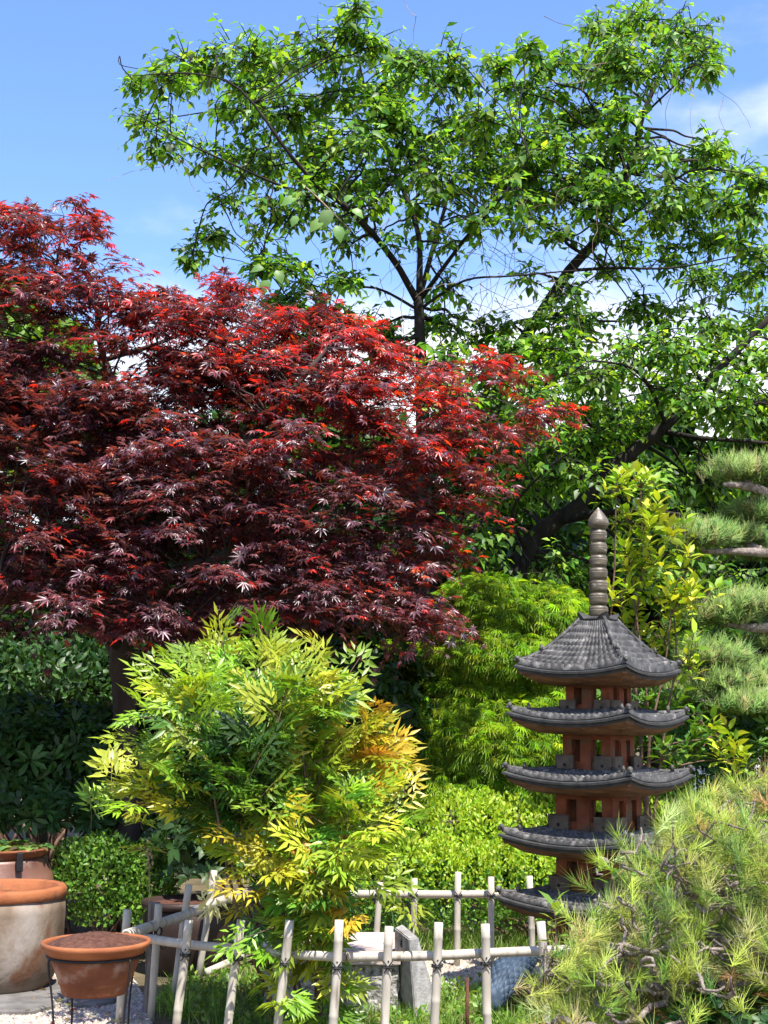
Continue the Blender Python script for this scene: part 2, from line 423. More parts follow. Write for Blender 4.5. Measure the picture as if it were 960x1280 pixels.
# flat stepping stones in the gravel
def slab(name, pts, z0, h, label, group):
    bm = bmesh.new()
    c = sum((Vector(p) for p in pts), Vector()) / len(pts)
    ring = []
    for i in range(len(pts)):
        a, b = Vector(pts[i]), Vector(pts[(i + 1) % len(pts)])
        for k in range(4):
            q = a.lerp(b, k / 4); d = (q - c)
            q = c + d * (1 + .05 * mnoise.noise(q * 7))
            ring.append(q)
    lo = [bm.verts.new((q.x, q.y, z0)) for q in ring]
    mi = [bm.verts.new((q.x, q.y, z0 + h * .75)) for q in ring]
    hi = [bm.verts.new((c.x + (q.x - c.x) * .95, c.y + (q.y - c.y) * .95, z0 + h + .004 * mnoise.noise(q * 9))) for q in ring]
    n = len(ring)
    for A, B in ((lo, mi), (mi, hi)):
        for i in range(n): bm.faces.new((A[i], A[(i + 1) % n], B[(i + 1) % n], B[i]))
    bm.faces.new(hi)
    o = bm_obj(name, bm, M['slab'])
    return tag(o, label, 'stepping stone', group)
slab('stepping_stone', [G(-60, 1245), G(20, 1243), G(62, 1252), G(70, 1264), G(40, 1272), G(-60, 1272)], 0.003, .03, 'large flat grey stepping stone lying in the gravel at the far left edge', 'stepping stones in the gravel')
slab('stepping_stone', [G(28, 1237), G(70, 1231), G(90, 1240), G(92, 1250), G(60, 1252), G(30, 1244)], 0.003, .028, 'grey stepping stone in the gravel just behind the left legs of the plant stand', 'stepping stones in the gravel')
slab('stepping_stone', [G(84, 1256), G(110, 1250), G(150, 1248), G(158, 1255), G(120, 1262), G(88, 1263)], 0.003, .026, 'low grey stepping stone in the gravel directly below the hanging soil bowl', 'stepping stones in the gravel')

# ------------------------------------------------------------------ trees: limbs, twigs, leaves
def limb_pts(rows):
    """rows (px, py, Y, r)"""
    return [(P(a, b, Y), r) for a, b, Y, r in rows]

class Skeleton:
    def __init__(self): self.pts = []
    def add(self, pts):
        self.pts += [p for p in pts]
    def nearest(self, c):
        best = min(self.pts, key=lambda p: (p[0] - c).length + 0.5 * max(0, p[0].z - c.z))
        return best

def bent(a, b, ra, rb, n=5, sag=0.12, wob=0.04):
    L = (b - a).length
    out = []
    off = Vector((random.uniform(-1, 1), random.uniform(-1, 1), random.uniform(0, 1))) * sag * L
    for i in range(n + 1):
        t = i / n
        q = a.lerp(b, t) + off * math.sin(math.pi * t) + Vector((random.gauss(0, 1), random.gauss(0, 1), random.gauss(0, 1))) * wob * L * (0 if i in (0, n) else 1) * .5
        out.append((q, ra + (rb - ra) * t))
    return out

def spray_tree(root, puffs, skel, bark, mat, tmpl, leaf, cols, weights, twigs=22, per=13, twig_len=.45, flat=.5, droop=.7, seed=0, crown_name='crown', step=.036, jit=.22, hangs=0.9, thin=1.0):
    """leafy twigs fanned out of each puff and a branch to the nearest limb"""
    tub = Tubes()
    pos, dr, nr, sz, tone = [], [], [], [], []
    for (c, rad, dens) in puffs:
        near = skel.nearest(c)
        start = c - Vector((0, 0, rad * .25))
        tub.add(catmull(bent(near[0], start, min(near[1] * .5, .017), .006), 3), 5, cap=False)
        n = max(3, int(twigs * dens))
        d = norm(RNG.normal(size=(n, 3)) * np.array([1, 1, flat]) + np.array([0, 0, .12]))
        out = np.array(start - near[0]); out = out / (np.linalg.norm(out) + 1e-6)
        d = norm(d + out * .35)
        for k in range(n):
            dd = d[k]; L = twig_len * random.uniform(.6, 1.15) * rad / .4
            s0 = np.array(start) + dd * rad * random.uniform(0, .45) + RNG.normal(size=3) * rad * .22
            m = max(4, int(L / step * per / 13))
            t = np.linspace(0, 1, 5)
            pts = s0 + dd * (L * t)[:, None] + DOWN * (droop * .22 * L * t ** 2)[:, None]
            tub.add([(Vector(p), .006 * (1 - .75 * tt)) for p, tt in zip(pts, t)], 3, cap=False)
            tt = np.linspace(.12, 1.02, m)
            pp = s0 + dd * (L * tt)[:, None] + DOWN * (droop * .22 * L * tt ** 2)[:, None]
            side = np.cross(dd, UP); side /= np.linalg.norm(side) + 1e-6
            sg = np.where(np.arange(m) % 2 == 0, 1.0, -1.0)[:, None]
            ld = norm(dd * .55 + side * sg * .8 + DOWN * hangs * RNG.uniform(.1, 1.1, (m, 1)) + .22 * RNG.normal(size=(m, 3)))
            ln = norm(UP * .7 + SUNV * .6 + .45 * RNG.normal(size=(m, 3)) + dd * .25)
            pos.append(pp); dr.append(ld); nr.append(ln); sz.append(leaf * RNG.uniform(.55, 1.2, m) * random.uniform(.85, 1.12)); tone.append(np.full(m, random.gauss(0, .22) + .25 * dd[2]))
    tub.build('twigs', bark, root, kind='stuff')
    pos, dr, nr, sz, tone = map(np.concatenate, (pos, dr, nr, sz, tone))
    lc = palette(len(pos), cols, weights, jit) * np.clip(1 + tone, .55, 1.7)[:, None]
    leaves(crown_name, tmpl, pos, dr, nr, sz, np.clip(lc, .004, .6), mat, root)
    return len(pos)

CH_COLS = [(.05, .13, .016), (.08, .19, .024), (.12, .25, .032), (.19, .32, .045), (.03, .085, .015)]

def puffs_px(rows, Y, spread, seed):
    rd = random.Random(seed)
    out = []
    for (x, y, r, d) in rows:
        for k in range(2):
            yy = Y + rd.uniform(-spread, spread)
            out.append((P(x + rd.gauss(0, r * .42) * k, y + rd.gauss(0, r * .36) * k, yy), r * yy / F_PX * rd.uniform(.8, 1.15), d * rd.uniform(.75, 1.15)))
    return out

# cherry tree with the forked trunk in the middle
YA = 11.0
tA = empty('cherry_tree', (P(528, 640, YA).x, YA, 0), 'tall green cherry tree with a forked dark trunk directly behind the red maple', 'tree', 'green cherry trees')
sk = Skeleton()
tr = catmull([(Vector((P(535, 640, YA).x, YA, -.05)), .12), (P(534, 760, YA), .105), (P(529, 560, YA), .085), (P(526, 450, YA), .07), (P(523, 372, YA), .062)], 5)
tr = [(q, r * .68) for q, r in tr]; tube_obj('trunk', tr, M['dark_bark'], tA, 10, knobbly=.05); sk.add(tr[10:])
LA = [[(523, 378, 0, .05), (490, 322, -.2, .043), (440, 265, -.5, .037), (400, 235, -.7, .03), (360, 190, -.9, .024), (325, 140, -1, .014)],
      [(523, 376, 0, .045), (524, 300, .1, .04), (505, 240, .3, .034), (480, 185, .4, .026), (457, 115, .3, .018), (442, 35, .2, .009)],
      [(524, 376, 0, .04), (541, 310, .4, .034), (560, 240, .7, .024), (563, 150, .9, .012)],
      [(526, 374, 0, .034), (580, 300, -.4, .026), (640, 232, -.8, .018), (662, 195, -1, .01)],
      [(527, 385, 0, .022), (580, 351, -.2, .017), (640, 345, -.4, .013), (720, 338, -.5, .008)],
      [(523, 388, 0, .022), (470, 360, .3, .017), (420, 362, .5, .011), (360, 350, .6, .007)],
      [(440, 265, -.5, .024), (360, 236, -.8, .019), (290, 205, -1, .014), (220, 172, -1.1, .009), (160, 135, -1.2, .004)],
      [(360, 190, -.9, .02), (300, 112, -1, .014), (240, 92, -1.1, .01), (165, 95, -1.2, .004)],
      [(527, 420, 0, .03), (470, 430, -.4, .02), (420, 440, -.6, .012)]]
for row in LA:
    pts = catmull([(P(a, b, YA + dy), r * .6) for a, b, dy, r in row], 4)
    tube_obj('limb', pts, M['dark_bark'], tA, 7, knobbly=.06); sk.add(pts[3:])
PA = [(285, 62, 34, 1.1), (255, 85, 30, 1), (205, 98, 28, .9), (172, 100, 18, .6), (330, 85, 36, 1.1), (375, 75, 32, 1), (415, 62, 26, .9), (445, 15, 20, .8), (462, 55, 26, .9),
      (180, 150, 24, .8), (215, 172, 26, .8), (255, 185, 26, .8), (310, 130, 36, 1.1), (365, 130, 38, 1.2), (420, 115, 36, 1.1), (470, 110, 34, 1.1), (515, 95, 30, 1.1), (555, 105, 30, 1.1),
      (300, 205, 30, .9), (345, 190, 34, 1), (400, 175, 36, 1.1), (455, 170, 36, 1.1), (510, 155, 34, 1.1), (560, 155, 34, 1.1), (605, 140, 30, 1), (625, 80, 20, .8), (660, 58, 14, .6),
      (290, 245, 22, .6), (262, 292, 20, .7), (240, 318, 14, .6), (330, 245, 24, .45), (385, 235, 30, .8), (440, 225, 32, .9), (495, 215, 32, .9), (545, 215, 30, .9), (590, 205, 30, .9),
      (330, 300, 20, .3), (370, 330, 26, .7), (395, 365, 28, .8), (440, 300, 24, .35), (480, 285, 20, .3), (420, 390, 28, .8), (470, 400, 30, .9), (550, 395, 30, .8), (600, 400, 24, .6), (500, 430, 30, .9), (560, 440, 30, .9), (380, 420, 30, .9), (610, 470, 30, .9), (555, 300, 18, .3), (600, 270, 24, .6), (640, 250, 26, .7), (415, 275, 26, .4), (465, 250, 28, .5), (520, 262, 26, .4), (570, 240, 30, .7), (620, 220, 32, 1), (480, 140, 34, 1), (530, 185, 34, 1), (400, 215, 30, .9), (360, 270, 24, .6), (340, 60, 26, .9), (500, 75, 26, .9), (575, 85, 24, .9), (430, 350, 26, .7), (350, 370, 26, .9), (330, 330, 20, .6), (560, 350, 22, .4)]
spray_tree(tA, puffs_px(PA, YA, 1.0, 3), sk, M['dark_bark'], M['cherry'], T_CHERRY, .092, CH_COLS, [2, 4, 4, 3, 1], twigs=30)

# second cherry: long diagonal trunk to the right
YB = 11.8
tB = empty('cherry_tree', (P(585, 700, YB).x, YB, 0), 'tall green cherry tree whose long thin trunk slants up to the right', 'tree', 'green cherry trees')
sk = Skeleton()
tr = catmull([(Vector((P(590, 700, YB).x, YB, -.05)), .11), (P(592, 700, YB), .095), (P(610, 540, YB), .08), (P(642, 448, YB), .072), (P(672, 398, YB), .066), (P(712, 338, YB), .06), (P(745, 300, YB), .055), (P(762, 262, YB), .05), (P(790, 200, YB), .042), (P(803, 145, YB), .033), (P(830, 80, YB), .022), (P(850, 15, YB), .01)], 4)
tr = [(q, r * .75) for q, r in tr]; tube_obj('trunk', tr, M['dark_bark'], tB, 9, knobbly=.05); sk.add(tr[8:])
LB = [[(745, 300, 0, .03), (800, 262, -.3, .022), (860, 215, -.6, .015), (920, 215, -.8, .008), (955, 225, -.9, .004)],
      [(712, 338, 0, .028), (770, 335, -.5, .02), (840, 335, -.8, .014), (920, 320, -1, .008)],
      [(790, 200, 0, .024), (750, 150, .5, .018), (720, 95, .8, .01)], [(803, 145, 0, .02), (850, 100, -.4, .013), (890, 55, -.6, .006)],
      [(672, 398, 0, .026), (720, 400, .4, .02), (800, 400, .6, .013), (880, 380, .8, .007)]]
for row in LB:
    pts = catmull([(P(a, b, YB + dy), r * .62) for a, b, dy, r in row], 4)
    tube_obj('limb', pts, M['dark_bark'], tB, 7, knobbly=.06); sk.add(pts[3:])
PB = [(745, 35, 24, .9), (790, 20, 30, 1.1), (830, 35, 30, 1.1), (870, 40, 26, 1), (885, 75, 18, .7), (700, 75, 24, .9), (745, 85, 30, 1.1), (795, 85, 32, 1.1), (840, 90, 24, .8), (690, 110, 30, 1.1), (735, 135, 34, 1.2), (780, 140, 30, 1), (650, 110, 26, .9), (650, 165, 34, 1.1), (700, 180, 36, 1.2), (745, 195, 34, 1.1),
      (810, 195, 28, .9), (850, 190, 28, 1), (890, 185, 22, .9), (925, 215, 22, .8), (950, 228, 16, .7), (840, 230, 32, 1.1), (790, 235, 30, 1), (880, 235, 26, .9), (740, 250, 30, .9), (690, 235, 32, 1), (640, 215, 28, .8), (700, 290, 22, .4), (820, 268, 20, .5),
      (840, 310, 26, .7), (885, 300, 26, .9), (925, 295, 26, .8), (955, 320, 28, .9), (870, 345, 28, .8), (915, 350, 30, .9), (760, 330, 22, .5), (720, 360, 24, .6), (790, 375, 26, .7), (840, 385, 28, .8), (890, 395, 30, .9), (940, 390, 30, .9), (660, 345, 18, .35), (690, 400, 26, .7), (640, 400, 20, .4), (735, 405, 28, .8), (640, 430, 24, .6), (690, 440, 28, .9), (670, 205, 34, 1.1), (610, 185, 34, 1.1), (720, 225, 32, 1), (660, 270, 28, .8), (770, 175, 32, 1), (770, 60, 28, 1), (800, 300, 24, .6), (750, 285, 24, .6), (905, 250, 24, .9), (940, 260, 24, .8), (860, 280, 26, .8)]
spray_tree(tB, puffs_px(PB, YB, 1.0, 5), sk, M['dark_bark'], M['cherry'], T_CHERRY, .096, CH_COLS, [2, 4, 4, 3, 1], twigs=30)

# third cherry: thick dark trunk leaning right behind the pagoda
YC = 10.9
tC = empty('cherry_tree', (P(630, 760, YC).x, YC, 0), 'green cherry tree with a thick black trunk leaning right behind the pagoda spire', 'tree', 'green cherry trees')
sk = Skeleton()
tr = catmull([(Vector((P(622, 760, YC).x, YC, -.05)), .16), (P(632, 790, YC), .135), (P(655, 692, YC), .12), (P(690, 655, YC), .105), (P(722, 632, YC), .09), (P(760, 592, YC), .085), (P(795, 562, YC), .08), (P(832, 532, YC), .072), (P(880, 482, YC), .055), (P(920, 440, YC), .045), (P(965, 395, YC), .035), (P(1040, 330, YC), .018)], 4)
tr = [(q, r * .66) for q, r in tr]; tube_obj('trunk', tr, M['dark_bark'], tC, 10, knobbly=.07); sk.add(tr[8:])
LC = [[(700, 652, 0, .07), (730, 645, -.2, .06), (765, 640, -.4, .045), (830, 640, -.7, .03), (900, 660, -.9, .016), (960, 690, -1, .007)],
      [(832, 540, 0, .045), (880, 548, -.3, .034), (950, 553, -.5, .022), (1020, 560, -.6, .012)],
      [(760, 592, 0, .04), (740, 540, .5, .03), (720, 480, .9, .018), (700, 450, 1, .01)],
      [(832, 530, 0, .04), (815, 490, -.5, .028), (790, 460, -.8, .018), (740, 450, -1, .01)],
      [(880, 482, 0, .03), (935, 500, -.5, .02), (985, 510, -.8, .01)],
      [(660, 690, 0, .035), (640, 640, -.5, .024), (680, 590, -.9, .014), (720, 560, -1.1, .008)]]
for row in LC:
    pts = catmull([(P(a, b, YC + dy), r * .55) for a, b, dy, r in row], 4)
    tube_obj('limb', pts, M['dark_bark'], tC, 8, knobbly=.07); sk.add(pts[3:])
PC = [(705, 455, 28, .9), (745, 462, 32, 1.1), (790, 465, 34, 1.2), (830, 480, 32, 1.1), (870, 495, 32, 1.1), (915, 505, 34, 1.2), (950, 525, 30, 1.1), (760, 505, 30, .9), (800, 520, 30, .9), (700, 500, 30, 1), (665, 490, 28, .9), (650, 530, 26, .8), (690, 545, 32, 1), (735, 545, 34, 1.1), (780, 540, 26, .7),
      (930, 440, 34, 1), (965, 460, 30, 1), (890, 430, 28, .8), (900, 570, 34, 1), (945, 590, 34, 1), (860, 590, 32, 1), (820, 600, 30, .9), (700, 590, 32, 1), (655, 590, 30, 1), (620, 610, 30, 1), (640, 640, 30, .9), (610, 660, 34, 1), (600, 700, 32, 1), (640, 710, 24, .8), (745, 590, 28, .8),
      (690, 700, 30, .8), (720, 690, 28, .7), (850, 650, 34, 1), (900, 640, 34, 1), (945, 650, 32, 1), (830, 700, 34, 1), (870, 730, 34, 1), (920, 720, 30, .6), (850, 780, 34, .9), (880, 800, 26, .6), (705, 740, 30, .9), (660, 745, 30, .8), (590, 640, 26, .8), (780, 640, 30, .7), (800, 690, 32, .9), (640, 460, 30, .9), (680, 430, 28, .8), (720, 420, 28, .8), (860, 450, 32, 1), (830, 430, 28, .8), (920, 470, 32, 1), (600, 500, 30, .9), (610, 550, 30, .9), (960, 490, 30, 1), (780, 430, 26, .6), (560, 490, 28, .8)]
spray_tree(tC, puffs_px(PC, YC, 0.9, 9), sk, M['dark_bark'], M['cherry'], T_CHERRY, .088, CH_COLS, [2, 4, 4, 4, 1], twigs=30)

# trailing dry vines in the cherry crowns and the big pale vine leaves
vt = Tubes()
rv = random.Random(4)
for i in range(150):
    x, y = rv.uniform(260, 900), rv.uniform(60, 330)
    if i < 12: x, y = rv.choice([(225, 200), (300, 250), (905, 120), (840, 90), (680, 20), (520, 20)])
    if i > 60: x, y = rv.uniform(470, 720), rv.uniform(260, 400)
    Y = rv.uniform(10.2, 12)
    p = P(x, y, Y); pts = [(p, .004)]
    d = Vector((rv.gauss(0, 1), rv.gauss(0, .6), rv.gauss(-.5, .6))).normalized()
    for k in range(9):
        d = (d + Vector((rv.gauss(0, .22), rv.gauss(0, .22), rv.gauss(-.1, .2)))).normalized()
        p = p + d * rv.uniform(.05, .1); pts.append((p, .0028 - .0002 * k))
    vt.add(catmull(pts, 2), 3, cap=False)
vv = vt.build('dry_vines', M['vine'])
tag(vv, 'tangle of thin dry vine tendrils trailing through the cherry crowns', 'vines', kind='stuff')
creeper = empty('climbing_vine', P(415, 262, 9.7), 'broad pale green vine leaves climbing in front of the forked cherry trunk', 'vine')
st = Tubes(); st.add(catmull([(P(372, 225, 10), .004), (P(395, 245, 9.8), .005), (P(418, 268, 9.7), .005), (P(440, 290, 9.9), .004)], 4), 4)
st.build('stem', M['vine'], creeper)
for (x, y, s, ang) in [(370, 248, .12, 200), (412, 262, .15, 250), (404, 276, .13, 215), (420, 282, .13, 290), (440, 262, .10, 330), (430, 252, .08, 40), (372, 270, .09, 240), (335, 350, .12, 250), (345, 338, .11, 300), (330, 335, .1, 190)]:
    p = np.array(P(x, y, 9.7)); a = R(ang)
    leaves('leaf', T_OVATE, [p], [(math.cos(a), -.3, math.sin(a))], [(.1, -.8, .5)], s, palette(1, [(.14, .27, .06)], None, .1), M['leaf'], creeper, kind=None, wscale=s * 1.7)
tops = []
for (x, y) in [(488, 68), (500, 60), (515, 70), (527, 77), (495, 78), (508, 82), (540, 78)]:
    tops.append(P(x + rv.uniform(-4, 4), y, 10.4))
cr2 = empty('climbing_vine', tops[0], 'round bright vine leaves topping the cherry crown against the blue sky', 'vine')
for q in tops:
    leaves('leaf', T_OVATE, [np.array(q)], [(rv.uniform(-1, 1), -.2, rv.uniform(-1, .3))], [(.2, -.6, .8)], .085, palette(1, [(.13, .26, .05)], None, .1), M['leaf'], cr2, kind=None, wscale=.16)
st = Tubes(); st.add(catmull([(q, .004) for q in tops], 3), 4); st.build('stem', M['vine'], cr2)

# ------------------------------------------------------------------ red maple
YM = 8.5
tM = empty('red_maple', (P(157, 900, YM).x, YM, 0), 'large Japanese maple with layered dark red and scarlet leaves on the left', 'tree')
sk = Skeleton()
tr = catmull([(Vector((P(158, 900, YM).x, YM, -.05)), .09), (P(160, 1000, YM), .08), (P(156, 890, YM), .07), (P(150, 820, YM), .064), (P(160, 740, YM), .055), (P(190, 660, YM), .045)], 4)
tube_obj('trunk', tr, M['maple_bark'], tM, 10, knobbly=.06); sk.add(tr[10:])
LM = [[(152, 830, 0, .045), (110, 740, .2, .035), (60, 640, .3, .028), (40, 520, .4, .02), (60, 400, .3, .012), (80, 270, .2, .005)],
      [(190, 660, 0, .04), (180, 560, .2, .032), (130, 450, .3, .022), (120, 380, .3, .012)],
      [(190, 660, 0, .04), (260, 600, -.3, .032), (320, 540, -.4, .026), (380, 470, -.3, .018), (430, 410, -.2, .008)],
      [(160, 740, 0, .035), (260, 700, -.5, .028), (350, 685, -.4, .014), (420, 660, -.5, .007)],
      [(320, 540, -.4, .016), (400, 530, .2, .011), (470, 505, .4, .006)],
      [(150, 810, 0, .03), (80, 760, -.7, .022), (0, 720, -.9, .012), (-80, 700, -1, .007)],
      [(260, 700, -.5, .022), (340, 735, -.5, .012), (410, 755, -.6, .006)],
      [(130, 450, .3, .018), (220, 420, .5, .013), (290, 370, .6, .007)]]
for row in LM:
    pts = catmull([(P(a, b, YM + dy), r) for a, b, dy, r in row], 4)
    tube_obj('limb', pts, M['maple_bark'], tM, 7, knobbly=.05); sk.add(pts[2:])
poly = [(-160, 300), (-60, 260), (0, 262), (50, 262), (88, 248), (130, 275), (95, 310), (140, 350), (165, 385), (205, 375), (262, 372), (305, 365), (350, 385), (400, 395), (435, 410), (480, 450), (540, 465), (590, 452), (635, 450), (640, 475), (600, 490), (680, 515), (650, 535), (620, 560), (635, 580), (590, 605), (600, 640), (560, 690), (540, 720), (550, 775), (500, 785), (420, 770), (330, 770), (180, 790), (60, 785), (-160, 790)]
pads = []
rm = random.Random(21)
while len(pads) < 430:
    x, y = rm.uniform(-160, 690), rm.uniform(245, 795)
    if in_poly(np.array([x]), np.array([y]), poly)[0]:
        # crown is a dome: nearer to the camera low down, thinner in depth towards the top and the rim
        t = (y - 250) / 540
        half = .35 + .72 * min(1, t * 1.4) * (1 - max(0, (x - 330) / 420))
        half = max(.25, half)
        u = rm.uniform(-1, 1)
        u = math.copysign(abs(u) ** .6, u) if rm.random() < .75 else u
        if u > .3 and rm.random() < .5: u = -u
        pads.append((x, y, YM + u * half))
for (x, y) in [(rm.uniform(200, 430), rm.uniform(390, 500)) for _ in range(38)] + [(rm.uniform(60, 330), rm.uniform(560, 760)) for _ in range(45)] + [(85, 252), (20, 265), (60, 285), (110, 275), (125, 345), (60, 330), (20, 310), (190, 372), (275, 362), (300, 358), (385, 390), (430, 400), (600, 455), (630, 450), (680, 512), (655, 520), (620, 575), (545, 780), (550, 465), (150, 380), (235, 380), (340, 390)]:
    pads.append((x, y, YM + rm.uniform(-.3, .3)))
tub = Tubes(); pos, dr, nr, sz, cl = [], [], [], [], []
MAP = np.array([(.04, .019, .027), (.11, .05, .064), (.14, .036, .042), (.36, .032, .026), (.48, .09, .024)])  # dusty mauve tone has the sky sheen painted in, mostly low in the crown
for (x, y, Y) in pads:
    c = P(x, y, Y); near = sk.nearest(c)
    tub.add(catmull(bent(near[0], c, min(near[1] * .4, .008), .003), 3), 4, cap=False)
    out = np.array((c - near[0]).to_tuple()); out[2] *= .3; out = out / (np.linalg.norm(out) + 1e-6)
    small = .7 if y < 345 else 1.0
    rad = rm.uniform(.20, .36) * small
    n = int((105 if y > 345 else 60) * rm.uniform(.7, 1.3) * (.5 if x > 560 else 1))
    ntw = max(5, int(n / 10))
    for k in range(ntw):
        a = rm.uniform(0, 6.283)
        d = norm(np.array([math.cos(a), math.sin(a), rm.uniform(-.35, .6)]) + out * .7)
        L = rad * rm.uniform(.6, 1.25)
        tt = np.linspace(.1, 1, 11)
        pp = np.array(c) + d * (L * tt)[:, None] + DOWN * (.30 * L * tt ** 2)[:, None]
        tub.add([(Vector(pp[i]), .0028 - .0002 * i) for i in (0, 5, 10)], 3, cap=False)
        m = len(tt)
        sd = np.cross(d, UP); sg = np.where(np.arange(m) % 2 == 0, 1., -1.)[:, None]
        pp = pp + sd * sg * .028 + RNG.normal(size=(m, 3)) * .012
        pos.append(pp)
        dr.append(norm(d * .8 + sd * sg * .7 + DOWN * .35 + RNG.normal(size=(m, 3)) * .25))
        nr.append(norm(UP * .75 + SUNV * .45 + d * .25 + RNG.normal(size=(m, 3)) * .42))
        sz.append(RNG.uniform(.024, .066, m) * rm.uniform(.85, 1.1))
        # young scarlet growth on the upper right of the crown
        hot = np.clip(.18 + (x - 170) / 800 + (500 - y) / 620, .04, .9)
        if y > 600 and x < 480: hot = .08
        if x > 600: hot *= .55
        hot = hot if rm.random() < .8 else .05
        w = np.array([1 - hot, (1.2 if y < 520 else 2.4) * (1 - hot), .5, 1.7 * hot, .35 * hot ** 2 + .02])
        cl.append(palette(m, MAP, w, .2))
tub.build('twigs', M['maple_bark'], tM, kind='stuff')
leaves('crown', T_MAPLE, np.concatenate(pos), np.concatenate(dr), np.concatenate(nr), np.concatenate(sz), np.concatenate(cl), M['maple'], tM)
print('maple leaves', sum(len(p) for p in pos))

# ------------------------------------------------------------------ shrubs made of leafy shells
def shell_points(ells, n, depth=.25, low=-.35):
    """points in the outer shell of a union of ellipsoids [(centre, (rx,ry,rz))] with outward normals"""
    area = np.array([(e[1][0] * e[1][1] + e[1][0] * e[1][2] + e[1][1] * e[1][2]) for e in ells])
    idx = RNG.choice(len(ells), n * 2, p=area / area.sum())
    C = np.array([tuple(e[0]) for e in ells])[idx]; A = np.array([e[1] for e in ells])[idx]
    d = sphere_dirs(n * 2)
    t = 1 - depth * RNG.random((n * 2, 1)) ** 1.5
    p = C + d * A * t
    nr = norm(d / A)
    keep = np.ones(n * 2, bool)
    for c, a in ells:
        keep &= (((p - np.array(tuple(c))) / np.array(a)) ** 2).sum(1) > .72 * (1 - depth) ** 2 * .9
    keep &= (d[:, 2] > low) & (p[:, 2] > .01)
    return p[keep][:n], nr[keep][:n]

def shrub(root, ells, n, tmpl, size, cols, weights, mat, spread=.7, upward=.5, depth=.3, name='foliage', whorl=0, droop=0., jit=.2, low=-.35):
    p, nr = shell_points(ells, n, depth, low)
    if whorl:
        k = whorl
        base = np.repeat(p, k, 0); ax = norm(np.repeat(nr, k, 0) + UP * upward + np.repeat(RNG.normal(size=p.shape) * .3, k, 0))
        a = np.tile(np.arange(k) * 2.399, len(p)) + np.repeat(RNG.uniform(0, 6.28, len(p)), k)
        e1 = norm(np.cross(ax, np.array([.3, .9, .2]))); e2 = np.cross(ax, e1)
        rad = e1 * np.cos(a)[:, None] + e2 * np.sin(a)[:, None]
        d = norm(rad + ax * RNG.uniform(.05, .8, (len(base), 1)) + DOWN * droop)
        n_ = norm(ax * 1.0 - rad * .25 + RNG.normal(size=base.shape) * .15)
        base = base + rad * size * .1
        c = np.repeat(palette(len(p), cols, weights, jit), k, 0) * (1 + .1 * RNG.normal(size=(len(base), 1)))
        return leaves(name, tmpl, base, d, n_, size * RNG.uniform(.7, 1.15, len(base)), np.clip(c, .002, .9), mat, root)
    d = norm(nr * .6 + UP * upward + DOWN * droop + spread * RNG.normal(size=p.shape))
    n_ = norm(nr + UP * .4 + .6 * RNG.normal(size=p.shape))
    return leaves(name, tmpl, p, d, n_, size * RNG.uniform(.65, 1.2, len(p)), palette(len(p), cols, weights, jit), mat, root)

def stems(root, base, ells, n, mat, r=.012):
    t = Tubes()
    for i in range(n):
        c = Vector(ells[i % len(ells)][0]); b = Vector((base[0] + random.gauss(0, .12), base[1] + random.gauss(0, .1), -.03))
        t.add(catmull(bent(b, c + Vector((random.gauss(0, .08), random.gauss(0, .08), 0)), r, r * .35), 3), 5, cap=False)
    return t.build('stems', mat, root, kind='stuff')

def ell(px, py, Y, rx, ry, rz):
    """pixel centre, half-width and half-height in pixels, half-depth in metres"""
    s = Y / F_PX
    return (P(px, py, Y), (rx * s, rz, ry * s))

# dark broad-leaved shrub under the maple
Ys = 8.75
e = [ell(20, 960, Ys, 90, 85, .5), ell(110, 965, Ys + .1, 80, 80, .5), ell(60, 1010, Ys - .1, 110, 60, .45), ell(-60, 960, Ys, 90, 90, .5), ell(170, 1010, Ys + .2, 60, 90, .4)]
o = empty('dark_shrub', (e[1][0].x, Ys, 0), 'wide dark green broad-leaved shrub shaded under the red maple', 'shrub')
stems(o, (e[1][0].x, Ys), e, 10, M['cane'])
shrub(o, e, 1500, T_OBLONG, .10, [(.03, .075, .018), (.042, .10, .022), (.06, .135, .028)], [3, 3, 1], M['gloss'], whorl=8, upward=.6)
# dark understorey between nandina and the laceleaf maple
Yu = 9.2
e = [ell(250, 900, Yu, 90, 110, .5), ell(350, 950, Yu, 110, 130, .5), ell(460, 900, Yu + .3, 90, 110, .5), ell(440, 1010, Yu, 90, 90, .5), ell(270, 1060, Yu - 1.2, 70, 90, .4)]
o = empty('understorey_shrub', (e[1][0].x, Yu, 0), 'deep green shaded shrub filling the gap behind the yellow nandina', 'shrub')
stems(o, (e[1][0].x, Yu), e, 10, M['cane'])
shrub(o, e, 1300, T_OVATE, .085, [(.022, .055, .015), (.034, .08, .018), (.045, .105, .022)], [3, 3, 1], M['gloss'], whorl=7, upward=.4)
# pale tree thicket seen below the maple crown
Yt = 11.5
e = [ell(40, 860, Yt, 120, 60, .6), ell(-80, 850, Yt, 120, 90, .6), ell(130, 830, Yt + .5, 90, 70, .5)]
o = empty('thicket_shrub', (e[0][0].x, Yt, 0), 'loose green thicket seen under the maple crown beyond its trunk', 'shrub')
stems(o, (e[0][0].x, Yt), e, 12, M['cane'], .02)
shrub(o, e, 5200, T_OVATE, .085, [(.02, .06, .012), (.035, .09, .016), (.07, .15, .03)], [3, 3, 1], M['leaf'], depth=.7)
